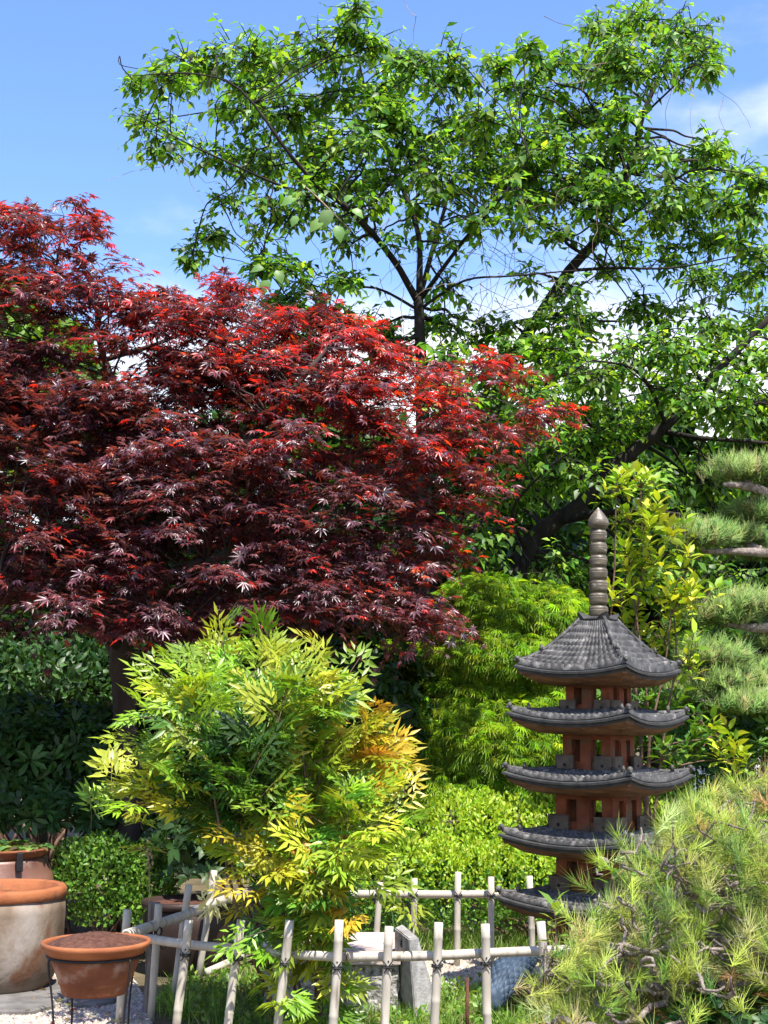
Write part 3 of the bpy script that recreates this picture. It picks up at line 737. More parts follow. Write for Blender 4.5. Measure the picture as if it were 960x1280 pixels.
# box bush behind the bowl
Yb = 7.95
e = [ell(130, 1100, Yb, 52, 55, .24), ell(180, 1110, Yb + .1, 40, 55, .22), ell(95, 1090, Yb + .1, 28, 40, .18), ell(150, 1140, Yb, 60, 30, .22)]
o = empty('box_bush', (e[0][0].x, Yb, 0), 'small box bush with shiny yellow-green leaves behind the soil bowl', 'shrub')
stems(o, (e[0][0].x, Yb), e, 10, M['cane'], .008)
shrub(o, e, 6500, T_SMALL, .036, [(.06, .14, .018), (.10, .21, .025), (.16, .28, .035)], [3, 3, 2], M['gloss'], depth=.4)

# clipped hedge
Yh = 8.4
e = []
for i, x in enumerate(range(430, 1010, 40)):
    e.append(ell(x, 1112 + 4 * math.sin(i * 2.1), Yh + .06 * math.sin(i * 1.7), 36, 66, .42))
    e.append(ell(x + 15, 1056 + 5 * math.sin(i * 1.3), Yh + .55 + .08 * math.cos(i), 40, 62, .5))
hx = P(700, 1100, Yh).x
o = empty('clipped_hedge', (hx, Yh, 0), 'long low clipped hedge with a yellow-green top running behind the bamboo fence', 'hedge')
stems(o, (hx, Yh), e, 30, M['cane'], .008)
HC = [(.08, .19, .018), (.14, .28, .024), (.25, .40, .022), (.36, .48, .03)]
p, nr = shell_points(e, 60000, .30, -.6)
d = norm(nr * .5 + UP * .7 + .6 * RNG.normal(size=p.shape)); nn = norm(nr * .8 + SUNV * .8 + .5 * RNG.normal(size=p.shape))
# yellower leaves picked towards the clipped top, greener ones down the sides
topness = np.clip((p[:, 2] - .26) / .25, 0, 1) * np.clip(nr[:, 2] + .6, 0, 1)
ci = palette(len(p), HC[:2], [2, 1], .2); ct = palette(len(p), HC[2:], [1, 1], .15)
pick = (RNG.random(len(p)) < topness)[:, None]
leaves('foliage', T_SMALL, p, d, nn, .029 * RNG.uniform(.7, 1.3, len(p)), np.where(pick, ct, ci), M['leaf'], o)

# weeping laceleaf maple
Yl = 9.75
tL = empty('laceleaf_maple', (P(620, 950, Yl).x, Yl + .3, 0), 'mounded weeping maple with fine feathery lime green leaves left of the pagoda', 'tree')
tr = catmull([(Vector((P(620, 950, Yl).x, Yl + .3, -.03)), .05), (P(625, 900, Yl + .3), .042), (P(610, 830, Yl + .2), .032), (P(630, 770, Yl + .2), .02)], 4)
tube_obj('trunk', tr, M['maple_bark'], tL, 8, knobbly=.06)
LE = [ell(610, 768, Yl - .1, 74, 52, .4), ell(680, 775, Yl - .05, 60, 48, .4), ell(580, 790, Yl + .1, 50, 56, .35), ell(590, 870, Yl - .1, 80, 60, .4), ell(660, 850, Yl, 80, 70, .4), ell(540, 910, Yl - .2, 70, 50, .35), ell(620, 930, Yl - .35, 90, 62, .4), ell(690, 920, Yl - .2, 70, 65, .4), ell(530, 950, Yl - .3, 60, 45, .3), ell(500, 850, Yl + .2, 60, 50, .35), ell(620, 820, Yl - .2, 95, 45, .4), ell(570, 985, Yl - .4, 100, 40, .3), ell(680, 985, Yl - .4, 80, 40, .3), ell(730, 880, Yl + .1, 60, 80, .35)]
sk = Skeleton(); sk.add(tr)
tt_ = Tubes()
for c, a in LE: tt_.add(catmull(bent(tr[-3][0], Vector(c) + Vector((0, 0, a[2] * .5)), .016, .005, sag=.3), 3), 5, cap=False)
tt_.build('limbs', M['maple_bark'], tL, kind='stuff')
p, nr = shell_points(LE, 17000, .35, -.5)
d = norm(nr * np.array([1, 1, .3]) + DOWN * .75 + .45 * RNG.normal(size=p.shape)); nn = norm(nr * .6 + UP * .3 + SUNV * .8 + .4 * RNG.normal(size=p.shape))
leaves('crown', T_LACE, p, d, nn, .078 * RNG.uniform(.7, 1.25, len(p)), palette(len(p), [(.15, .29, .026), (.22, .38, .03), (.30, .45, .036), (.36, .49, .045)], [2, 3, 3, 2], .18), M['leaf'], tL)

# ------------------------------------------------------------------ yellow nandina
Yn = 6.15
nx = P(385, 1265, Yn).x
tN = empty('nandina_bush', (nx, Yn, 0), 'leafy nandina bush with golden yellow sprays growing out over the bamboo fence', 'shrub')
ND = [(300, 850, 'y', 26), (235, 850, 'y', 20), (375, 840, 'y', 24), (335, 905, 'g', 26), (250, 905, 'g', 22), (440, 905, 'o', 26), (468, 940, 'o', 16), (395, 960, 'y', 24), (330, 980, 'g', 24), (232, 965, 'g', 22), (190, 990, 'y', 12), (325, 1035, 'y', 22), (385, 1045, 'y', 22), (285, 1010, 'd', 24), (290, 960, 'd', 18), (350, 1085, 'o', 20), (410, 1070, 'y', 16), (385, 1120, 'g', 16), (385, 1168, 'y', 12), (375, 1140, 'g', 14), (378, 1178, 'o', 6), (410, 1185, 'o', 6), (432, 1040, 'y', 14), (455, 1075, 'y', 5), (95, 1015, 'y', 3), (140, 1008, 'y', 4), (372, 1255, 'y', 6), (410, 1262, 'g', 5), (290, 900, 'y', 16), (222, 885, 'y', 9), (310, 820, 'y', 14), (360, 880, 'y', 16)]
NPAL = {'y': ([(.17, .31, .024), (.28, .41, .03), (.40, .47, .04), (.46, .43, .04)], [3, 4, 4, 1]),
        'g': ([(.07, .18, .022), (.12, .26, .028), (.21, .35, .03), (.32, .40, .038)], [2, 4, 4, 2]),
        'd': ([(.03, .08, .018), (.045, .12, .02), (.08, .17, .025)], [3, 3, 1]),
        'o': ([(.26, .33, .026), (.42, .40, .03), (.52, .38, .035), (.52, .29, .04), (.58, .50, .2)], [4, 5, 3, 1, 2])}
def frond_template():
    po, di, no = [], [], []
    def leaflet(p, d): po.append(p); di.append(d); no.append((0, 0, 1))
    for t in (.28, .5, .72):
        base = np.array([t, 0, .05 * math.sin(t * 3) - .22 * t * t])
        for sgn in (1, -1):
            ln = .5 * (1.1 - t); dd = np.array([.72, .72 * sgn, -.05]); dd /= np.linalg.norm(dd); sd = np.array([-dd[1], dd[0], 0])
            for q in (.35, .7):
                b = base + dd * ln * q
                for s2 in (1, -1): leaflet(b, dd * .7 + sd * s2 * .7 + np.array([0, 0, -.1]))
            leaflet(base + dd * ln, dd + np.array([0, 0, -.15]))
    for t in (.84, .93):
        b = np.array([t, 0, -.2 * t * t])
        for s2 in (1, -1): leaflet(b, np.array([.7, .7 * s2, -.1]))
    leaflet(np.array([1, 0, -.2]), np.array([1, 0, -.25]))
    return np.array(po), norm(np.array(di)), np.array(no, float)
FP, FD, FN = frond_template()
canes = Tubes(); rach = Tubes()
pos, dr, nr, sz, cl = [], [], [], [], []
rn = random.Random(5); cane_pts = []
for i, (x, y, key, nf) in enumerate(ND):
    y = y + 36 if y < 960 else y + 12 if y < 1010 else y
    if y < 1030: x = 322 + (x - 322) * .84
    Yp = Yn + rn.uniform(-.28, .3)
    if y > 1060: Yp = Yn - .2 + rn.uniform(-.1, .1)
    c = P(x, y, Yp)
    b = Vector((nx + rn.uniform(-.13, .13), Yn + rn.uniform(-.08, .14), -.03))
    if i in (0, 2, 4, 6, 9, 11, 12, 15):
        cn = catmull(bent(b, c - Vector((0, 0, .05)), .009, .004, sag=.05, wob=.015), 3)
        canes.add(cn, 5, cap=False); cane_pts += cn[4:]
    elif cane_pts:
        q = min(cane_pts, key=lambda p_: (p_[0] - c).length + max(0, p_[0].z - c.z))
        canes.add(catmull(bent(q[0], c, .004, .003, sag=.08, wob=.02), 2), 4, cap=False)
    for k in range(int(nf * 1.25)):
        a = rn.uniform(0, 6.283)
        up = rn.uniform(.05, 1.5) if y < 1060 else rn.uniform(-.6, .6)
        # sprays lean away from the middle of the bush
        X = norm(np.array([math.cos(a) * .8 + ((x - 340) / 340 if y < 1050 else (x - 375) / 500), math.sin(a) * .8 - .25, up]))
        if key == 'o' and x > 430: X = norm(X + np.array([.7, 0, .35]))
        nrm_ = norm(UP * .5 + SUNV * .9 + np.array([0, -.35, 0]) + .35 * RNG.normal(size=3))
        Yv = norm(np.cross(nrm_, X)); Z = np.cross(X, Yv)
        L = rn.uniform(.15, .27) * (.68 if y > 1100 else 1)
        o_ = np.array(c) + RNG.normal(size=3) * np.array([.075, .07, .075])
        B = np.stack([X, Yv, Z])
        pos.append(o_ + L * (FP @ B)); dr.append(FD @ B + .12 * RNG.normal(size=FD.shape)); nr.append(FN @ B + .3 * RNG.normal(size=FN.shape))
        m = len(FP)
        sz.append(rn.uniform(.052, .078) * RNG.uniform(.75, 1.2, m))
        co, w = NPAL[key]
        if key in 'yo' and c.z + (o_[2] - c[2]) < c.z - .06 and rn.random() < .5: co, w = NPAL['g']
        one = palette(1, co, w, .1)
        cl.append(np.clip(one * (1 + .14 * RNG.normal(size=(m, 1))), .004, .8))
        t = np.array([0, .5, 1.0]); pp = o_ + L * (np.stack([t, 0 * t, -.2 * t * t + .02 * t], -1) @ B)
        rach.add([(Vector(q), .0022 - .0006 * j) for j, q in enumerate(pp)], 3, cap=False)
canes.build('canes', M['cane'], tN, kind='stuff')
rach.build('leaf_stalks', M['cane'], tN, kind='stuff')
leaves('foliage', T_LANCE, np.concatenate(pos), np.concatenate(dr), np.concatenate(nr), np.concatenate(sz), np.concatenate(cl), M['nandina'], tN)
# thicker bare canes at the foot
for x0, x1 in ((380, 384), (398, 400), (412, 410), (366, 378)):
    b = G(x1, 1268); t_ = P(x0, 1150, b.y + .02)
    tube_obj('cane', catmull([(Vector((b.x, b.y, -.03)), .011), (b.lerp(t_, .5) + Vector((.01, 0, 0)), .01), (t_, .009)], 4), M['cane'], tN, 6)

# ------------------------------------------------------------------ bay shrub behind the pagoda
Yy = 8.1
tY = empty('yellow_shrub', (P(800, 900, Yy).x, Yy, 0), 'upright shrub with glossy yellow-green leaves rising behind the pagoda roof', 'shrub')
pos, dr, nr, cl, sz = [], [], [], [], []
tb = Tubes()
ry = random.Random(8)
bx = P(800, 900, Yy)
SH = [(770, 600, 14), (800, 595, 16), (840, 750, 10), (785, 690, 8), (812, 640, 16), (790, 650, 14), (785, 690, 14), (815, 690, 14), (800, 720, 14), (840, 750, 16), (870, 745, 14), (850, 720, 10), (795, 770, 14), (830, 790, 14), (865, 700, 8), (855, 650, 9), (780, 810, 10), (860, 820, 10), (800, 870, 14), (825, 880, 14), (880, 890, 10), (900, 920, 14), (870, 930, 14), (830, 935, 14), (855, 960, 12), (840, 860, 10), (920, 950, 12), (770, 740, 10)]
for (x, y, n) in SH:
    Y = Yy + ry.uniform(-.25, .25); c = P(x, y, Y)
    if (x, y) in ((770, 600), (800, 595), (840, 750), (785, 690)):
        main = catmull(bent(Vector((bx.x + ry.uniform(-.1, .15), Yy, -.02)), c, .012, .004, sag=.05, wob=.02), 3)
        tb.add(main, 5, cap=False); mains = (mains if 'mains' in dir() else []) + main
    else:
        near = min(mains, key=lambda q: (q[0] - c).length + 1.2 * max(0, q[0].z - c.z + .1))
        tb.add(catmull(bent(near[0], c, .005, .003, sag=.05, wob=.02), 3), 4, cap=False)
    for k in range(n // 3 + 1):
        cc = np.array(c) + np.array([ry.gauss(0, .05), ry.gauss(0, .05), ry.gauss(0, .05)])
        ax = norm(np.array([ry.gauss(0, .3), ry.gauss(0, .3), 1.0]))
        tb.add([(c - Vector((0, 0, .08)), .004), (Vector(cc), .003)], 3, cap=False)
        m = 9
        a = np.arange(m) * 2.399 + ry.uniform(0, 6); e1 = norm(np.cross(ax, [.2, .9, .1])); e2 = np.cross(ax, e1)
        rad = e1 * np.cos(a)[:, None] + e2 * np.sin(a)[:, None]
        pos.append(cc - ax * (np.arange(m) * .012)[:, None] + rad * .008)
        dr.append(norm(rad + ax * np.linspace(1.4, .0, m)[:, None] + .15 * RNG.normal(size=(m, 3))))
        nr.append(norm(ax - rad * .3 + .25 * RNG.normal(size=(m, 3))))
        sz.append(np.full(m, .085) * RNG.uniform(.75, 1.15, m))
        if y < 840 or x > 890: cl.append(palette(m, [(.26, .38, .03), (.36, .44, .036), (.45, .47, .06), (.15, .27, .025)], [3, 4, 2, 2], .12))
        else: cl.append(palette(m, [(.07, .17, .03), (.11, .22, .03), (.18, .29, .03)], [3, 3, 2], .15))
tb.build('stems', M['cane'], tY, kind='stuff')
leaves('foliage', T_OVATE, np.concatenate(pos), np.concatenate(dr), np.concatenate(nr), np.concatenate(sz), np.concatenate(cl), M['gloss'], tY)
# green filler shrub right of the pagoda
Yf = 9.2
e = [ell(880, 985, Yf - .2, 60, 50, .4), ell(950, 970, Yf - .2, 60, 60, .4), ell(850, 920, Yf, 70, 70, .4), ell(920, 930, Yf + .2, 70, 60, .4), ell(790, 900, Yf, 60, 70, .4), ell(980, 930, Yf, 60, 70, .4), ell(900, 860, Yf + .5, 60, 60, .4)]
o = empty('green_shrub', (e[0][0].x, Yf, 0), 'fresh green leafy shrub above the hedge right of the pagoda', 'shrub')
stems(o, (e[0][0].x, Yf), e, 10, M['cane'])
shrub(o, e, 1200, T_OBLONG, .075, [(.04, .11, .02), (.07, .16, .025), (.12, .23, .03)], [2, 3, 2], M['leaf'], whorl=7, upward=.6)

# ------------------------------------------------------------------ pines
PN = [(.20, .32, .04), (.32, .42, .05), (.40, .46, .08), (.45, .45, .17), (.44, .29, .10), (.11, .22, .045)]
def needle_tuft_arrays(centres, axes, per, length, thick, spread=1.0):
    n = len(centres)
    c = np.repeat(centres, per, 0); ax = np.repeat(axes, per, 0)
    e1 = norm(np.cross(ax, np.array([.23, .61, .4]))); e2 = np.cross(ax, e1)
    a = RNG.uniform(0, 6.283, n * per)[:, None]
    t = (RNG.random((n * per, 1))) ** .7 * spread
    d = norm(ax * (1 - .55 * t) + (e1 * np.cos(a) + e2 * np.sin(a)) * t)
    c = c - ax * RNG.uniform(0, .085, (n * per, 1)) * (length / .1)
    return c, d, length * RNG.uniform(.6, 1.15, n * per), np.full(n * per, thick)

def cloud_pine(root, pads, Y, skel, per=26, length=.075, thick=.0021, tufts=90):
    tub = Tubes()
    for (px, py, w, h, dy) in pads:
        c = P(px, py, Y + dy); s = (Y + dy) / F_PX
        near = skel.nearest(c)
        tub.add(catmull(bent(near[0], c - Vector((0, 0, h * s * .5)), min(.03, near[1]), .012, sag=.1, wob=.1), 3), 6, cap=False, knobbly=.15)
        rx, rz = w * s, h * s
        n = int(tufts * (w / 45) ** 1.3)
        d = sphere_dirs(n); d[:, 2] = np.abs(d[:, 2]) * 1.0 - .12
        q = np.array(c) + d * np.array([rx, rx * .9, rz]) * RNG.uniform(.2, 1.3, (n, 1))
        for k in range(0, n, 3): tub.add([(c - Vector((0, 0, rz * .4)), .006), (Vector(q[k]), .003)], 3, cap=False)
        ax = norm(UP + d * .8 + .35 * RNG.normal(size=d.shape))
        cc, dd, ll, th = needle_tuft_arrays(q, ax, per, length, thick)
        col = np.repeat(palette(n, [(.12, .23, .045), (.19, .31, .055), (.27, .37, .085), (.34, .32, .12)], [3, 3, 2, 1], .15), per, 0)
        leaves('needle_pad', T_NEEDLE, cc, dd, np.broadcast_to(np.array([.1, .2, .97]), dd.shape), ll, col, M['needle'], root, kind='stuff', wscale=th)
    tub.build('branches', M['pine_bark'], root, kind='stuff')

Yp = 8.9
tP = empty('cloud_pine', (P(1010, 900, Yp).x, Yp, 0), 'cloud-pruned pine with flat needle pads at the right edge behind the pagoda', 'tree', 'pines')
sk = Skeleton()
tr = catmull([(Vector((P(1030, 900, Yp).x, Yp, -.05)), .11), (P(1010, 860, Yp), .09), (P(1035, 760, Yp), .075), (P(1005, 660, Yp), .055), (P(1000, 590, Yp), .03)], 5)
tube_obj('trunk', tr, M['pine_bark'], tP, 9, knobbly=.12); sk.add(tr[6:])
for row in [[(1000, 640, 0, .04), (950, 612, -.2, .03), (905, 606, -.3, .015)], [(1015, 700, 0, .04), (950, 690, -.2, .03), (880, 690, -.3, .012)], [(1030, 780, 0, .04), (960, 785, -.2, .03), (900, 780, -.2, .012)], [(1015, 860, 0, .04), (950, 868, -.3, .03), (880, 878, -.4, .014)]]:
    pts = catmull([(P(a, b, Yp + dy), r) for a, b, dy, r in row], 4); tube_obj('limb', pts, M['pine_bark'], tP, 7, knobbly=.15); sk.add(pts)
cloud_pine(tP, [(930, 590, 46, 20, -.2), (975, 600, 40, 20, .1), (875, 672, 40, 22, -.3), (900, 770, 40, 22, -.2), (890, 820, 40, 24, -.3), (945, 640, 36, 16, -.1), (930, 668, 30, 12, -.1), (965, 690, 36, 14, 0), (925, 755, 44, 18, -.2), (975, 760, 36, 18, .1), (905, 850, 46, 20, -.3), (955, 840, 42, 20, -.1), (935, 880, 46, 18, -.4), (860, 865, 28, 14, -.3), (970, 800, 30, 16, 0)], Yp, sk, tufts=330, per=18, thick=.0021, length=.085)

# near pine, lower right
Yq = 4.6
tQ = empty('foreground_pine', (P(960, 1400, Yq).x + .15, Yq, 0), 'spiky yellow-green pine branches with grey twigs filling the lower right corner', 'tree', 'pines')
sk = Skeleton()
tr = catmull([(Vector((P(1000, 1400, Yq).x, Yq, -.05)), .06), (P(990, 1330, Yq), .05), (P(960, 1250, Yq), .042), (P(975, 1160, Yq), .034), (P(1000, 1060, Yq), .022)], 5)
tube_obj('trunk', tr, M['pine_bark'], tQ, 9, knobbly=.15); sk.add(tr[6:])
rq = random.Random(12)
LQ = [[(962, 1255, 0, .026), (910, 1235, -.1, .02), (850, 1225, -.2, .015), (800, 1235, -.25, .011), (730, 1225, -.2, .007), (680, 1205, -.1, .004)],
      [(970, 1190, 0, .024), (920, 1180, -.15, .019), (860, 1165, -.2, .014), (800, 1150, -.15, .009), (745, 1130, -.05, .005)],
      [(975, 1130, 0, .022), (930, 1115, 0, .016), (880, 1085, .05, .011), (830, 1062, .15, .007), (800, 1050, .2, .004)],
      [(985, 1080, 0, .02), (950, 1050, .1, .014), (910, 1020, .15, .009), (880, 1000, .2, .005)],
      [(960, 1270, 0, .024), (900, 1285, -.3, .018), (820, 1290, -.4, .013), (740, 1285, -.4, .008), (690, 1275, -.3, .004)],
      [(850, 1225, -.2, .012), (815, 1260, -.35, .009), (780, 1275, -.4, .006)], [(860, 1165, -.2, .011), (820, 1190, -.35, .008), (770, 1185, -.4, .005)],
      [(930, 1115, 0, .012), (900, 1140, -.2, .008), (860, 1130, -.25, .005)]]
for row in LQ:
    pts = [(P(a, b, Yq + dy), r) for a, b, dy, r in row]
    pts = [(p_ + Vector((rq.gauss(0, .012), rq.gauss(0, .02), rq.gauss(0, .012))), r) for p_, r in catmull(pts, 3)]
    pts = catmull(pts, 2)
    tube_obj('limb', pts, M['pine_bark'], tQ, 7, knobbly=.22); sk.add(pts)
qpoly = [(655, 1290), (668, 1235), (700, 1195), (735, 1150), (765, 1110), (790, 1060), (830, 1020), (880, 990), (930, 975), (1010, 960), (1010, 1300), (655, 1300)]
cs, axs = [], []
twg = Tubes()
while len(cs) < 830:
    x, y = rq.uniform(650, 1010), rq.uniform(965, 1310)
    if not in_poly(np.array([x]), np.array([y]), qpoly)[0]: continue
    c = P(x, y, Yq + rq.uniform(-.45, .45)); near = sk.nearest(c)
    if len(cs) % 4 == 0: twg.add(catmull(bent(near[0], c, .005, .003, n=4, sag=.15, wob=.14), 2), 4, cap=False, knobbly=.2)
    cs.append(tuple(c)); axs.append((rq.gauss(-.3, .7), rq.gauss(-.15, .6), rq.uniform(.0, 1.2)))
for (x, y, sx_, sz_) in [(770, 1045, -.6, .8), (700, 1140, -.8, .6), (690, 1190, -1, .3), (720, 1105, -.9, .4), (665, 1230, -1, .2), (890, 990, -.2, 1), (840, 1020, -.5, .9), (745, 1075, -.7, .5)]:
    cs.append(tuple(P(x, y, Yq - .1))); axs.append((sx_, -.2, sz_))
cs = np.array(cs); axs = norm(np.array(axs))
per = 44
cc, dd, ll, th = needle_tuft_arrays(cs, axs, per, .088, .00105, .95)
col = np.repeat(palette(len(cs), PN, [3, 5, 4, 2, .6, 1.5], .15), per, 0) * (1 + .12 * RNG.normal(size=(len(cc), 1)))
leaves('needles', T_NEEDLE, cc, dd, np.broadcast_to(np.array([.1, .2, .97]), dd.shape), ll, np.clip(col, .01, .8), M['needle'], tQ, wscale=th)
twg.build('twigs', M['pine_bark'], tQ, kind='stuff')
# scaly old twig clusters and a few broad seedlings among the needles
tb = Tubes(); rs = random.Random(3)
for i in range(75):
    x, y = rs.uniform(740, 960), rs.uniform(1060, 1275)
    p = P(x, y, Yq + rs.uniform(-.48, .1)); pts = [(p, .006)]
    d = Vector((rs.gauss(0, 1), rs.gauss(0, .5), rs.gauss(0, .5))).normalized()
    for k in range(6):
        d = (d + Vector((rs.gauss(0, .5), rs.gauss(0, .5), rs.gauss(0, .5)))).normalized(); p = p + d * .022; pts.append((p, .006 - .0006 * k))
    tb.add(pts, 5, knobbly=.3)
tb.build('gnarled_twigs', M['pine_bark'], tQ, kind='stuff')

# background trees closing the garden (each with its own trunk and crown)
def far_tree(px, top, Y, w_px, label, cols, n=9000, base=900):
    c0 = P(px, base, Y)
    o = empty('background_tree', (c0.x, Y, 0), label, 'tree', 'trees behind the garden')
    s = Y / F_PX
    tr = catmull([(Vector((c0.x, Y, -.1)), .2), (P(px - 4, 760, Y), .16), (P(px + 6, (top + 800) / 2, Y), .1), (P(px, top + 60, Y), .04)], 4)
    tube_obj('trunk', tr, M['dark_bark'], o, 8, knobbly=.05)
    rd = random.Random(int(px * 7 + top))
    es = []
    for k in range(11):
        yy = top + 60 + (base - top - 60) * rd.random() ** 1.1
        es.append(ell(px + rd.uniform(-.75, .75) * w_px, yy, Y + rd.uniform(-.8, .8), w_px * rd.uniform(.3, .5), w_px * rd.uniform(.25, .42), w_px * s * .35))
    es.append(ell(px, top + w_px * .35, Y, w_px * .4, w_px * .35, w_px * s * .35))
    t = Tubes()
    for c, a in es: t.add(catmull(bent(min(tr, key=lambda q: (q[0] - Vector(c)).length + max(0, q[0].z - c[2]))[0], Vector(c), .05, .015), 3), 5, cap=False)
    t.build('limbs', M['dark_bark'], o, kind='stuff')
    p, nr = shell_points(es, n, .55, -.7)
    d = norm(nr * .4 + DOWN * .3 + .8 * RNG.normal(size=p.shape)); nn = norm(nr * .6 + UP * .8 + .5 * RNG.normal(size=p.shape))
    leaves('crown', T_SMALL, p, d, nn, .23 * Y / 16 * RNG.uniform(.6, 1.2, len(p)), palette(len(p), cols, None, .2), M['leaf'], o)
GR = [(.03, .08, .015), (.045, .11, .018), (.07, .15, .025)]
far_tree(600, 500, 15.0, 120, 'shaded green tree just behind the tip of the red maple', GR)
far_tree(735, 520, 15.5, 120, 'dense green tree behind the leaning black trunk', GR, 10000)
far_tree(905, 560, 17.0, 130, 'green tree at the right beyond the cloud-pruned pine', GR, 9000, base=680)
far_tree(60, 400, 15.0, 130, 'yellow-green tree glimpsed through the left side of the red maple', [(.07, .15, .02), (.11, .21, .03), (.16, .26, .04)], 9000)
far_tree(-70, 300, 16.0, 110, 'pale green tree at the left edge behind the top of the red maple', [(.10, .19, .04), (.14, .24, .05)], 8000)
far_tree(330, 480, 15.5, 150, 'dark green tree hidden behind the middle of the red maple', GR, 9000)
far_tree(470, 520, 16.0, 120, 'green tree between the red maple and the laceleaf maple', GR, 9000)

for i, (x, top, Y, w, lab) in enumerate([(150, 640, 13.0, 120, 'shaded bushy tree behind the foot of the red maple'), (260, 600, 13.5, 120, 'shaded bushy tree behind the right side of the maple trunk'), (380, 640, 13.0, 110, 'dark bushy tree above the yellow nandina'), (-60, 620, 13.0, 120, 'dark bushy tree beyond the left frame edge of the garden')]):
    far_tree(x, top, Y, w, lab, [(.02, .055, .014), (.03, .08, .018)], 7000)
far_tree(970, 500, 15.5, 110, 'bushy green tree at the right edge above the cloud-pruned pine', GR, 9000)
far_tree(820, 500, 16.0, 110, 'green tree behind the bend of the leaning black trunk', GR, 9000)
far_tree(520, 580, 14.5, 110, 'dark green tree filling the gap under the right side of the red maple', [(.02, .055, .014), (.03, .08, .018)], 8000)
far_tree(680, 640, 13.0, 110, 'low green tree right behind the laceleaf maple', GR, 7000)
far_tree(830, 660, 13.2, 110, 'low green tree behind the yellow-leaved shrub', GR, 7000)

# ------------------------------------------------------------------ house behind the right-hand trees
Hy = 19.0
hc = P(960, 900, Hy)
house = empty('tiled_house', (hc.x, Hy, 0), 'pale grey tiled house showing through the leaves at the right edge', 'house')
def hz(py): return P(960, py, Hy).z
xl, xr = P(872, 760, Hy).x, P(1150, 760, Hy).x
bm = bmesh.new(); box_bm(bm, ((xl + xr) / 2 + .3, Hy + 2.2, hz(770) / 2), (xr - xl - .6, 4, hz(770)))
bm_obj('wall', bm, M['white_wall'], house)
# lower roof slope facing the camera, with rows of tiles
def tile_slope(y0, z0, y1, z1, x0, x1, name, cols_n, rows_n):
    V, T = [], []
    for r in range(rows_n):
        for c in range(cols_n):
            u0 = x0 + (x1 - x0) * c / cols_n; u1 = x0 + (x1 - x0) * (c + 1) / cols_n
            t0, t1 = r / rows_n, (r + 1.15) / rows_n
            k = len(V)
            for t, lift in ((t0, .05), (t1, 0.0)):
                yy = y0 + (y1 - y0) * t; zz = z0 + (z1 - z0) * t + lift
                for j in range(4): V.append((u0 + (u1 - u0) * j / 3, yy, zz + (.06 if j in (1, 2) else 0)))
            for j in range(3): T.append((k + j, k + j + 1, k + 5 + j, k + 4 + j))
    o = mesh_np(name, V, T, M['house_tile'], house, kind='stuff'); return o
tile_slope(Hy - .4, hz(775), Hy + 1.8, hz(735), xl - .3, xr, 'roof_tiles', 22, 8)
bm = bmesh.new(); box_bm(bm, ((xl + xr) / 2, Hy + .7, (hz(775) + hz(735)) / 2 - .12), (xr - xl + .6, 2.3, .08), mat=None)
bm_obj('roof_deck', bm, M['house_wood'], house)
bm = bmesh.new(); box_bm(bm, ((xl + xr) / 2, Hy + 1.9, hz(728)), (xr - xl + .3, .35, .3), bevel=.05); bm_obj('roof_ridge', bm, M['white_wall'], house)
bm = bmesh.new(); box_bm(bm, (P(905, 712, Hy).x, Hy + 1.5, hz(712)), (.9, .5, .35), bevel=.04); bm_obj('gable_cap', bm, M['house_tile'], house)
for k in range(3):
    xx = P(900 + 55 * k, 820, Hy).x
    bm = bmesh.new(); box_bm(bm, (xx, Hy + .19, hz(815)), (.5, .06, .6)); w_ = bm_obj('window', bm, M['house_wood'], house)
    bm = bmesh.new(); box_bm(bm, (xx, Hy + .155, hz(815)), (.42, .02, .52)); bm_obj('pane', bm, M['glass'], w_)

# ------------------------------------------------------------------ pagoda
Yg = 6.75
SG = Yg / F_PX
pc = P(749, 1250, Yg)
PX0 = pc.x
ROT = R(9.0)
pag = empty('pagoda', (PX0, Yg, 0), 'five-storey ceramic garden pagoda with grey tiled roofs and red clay walls', 'pagoda', rz=0)
def pz(py): return P(749, py, Yg).z
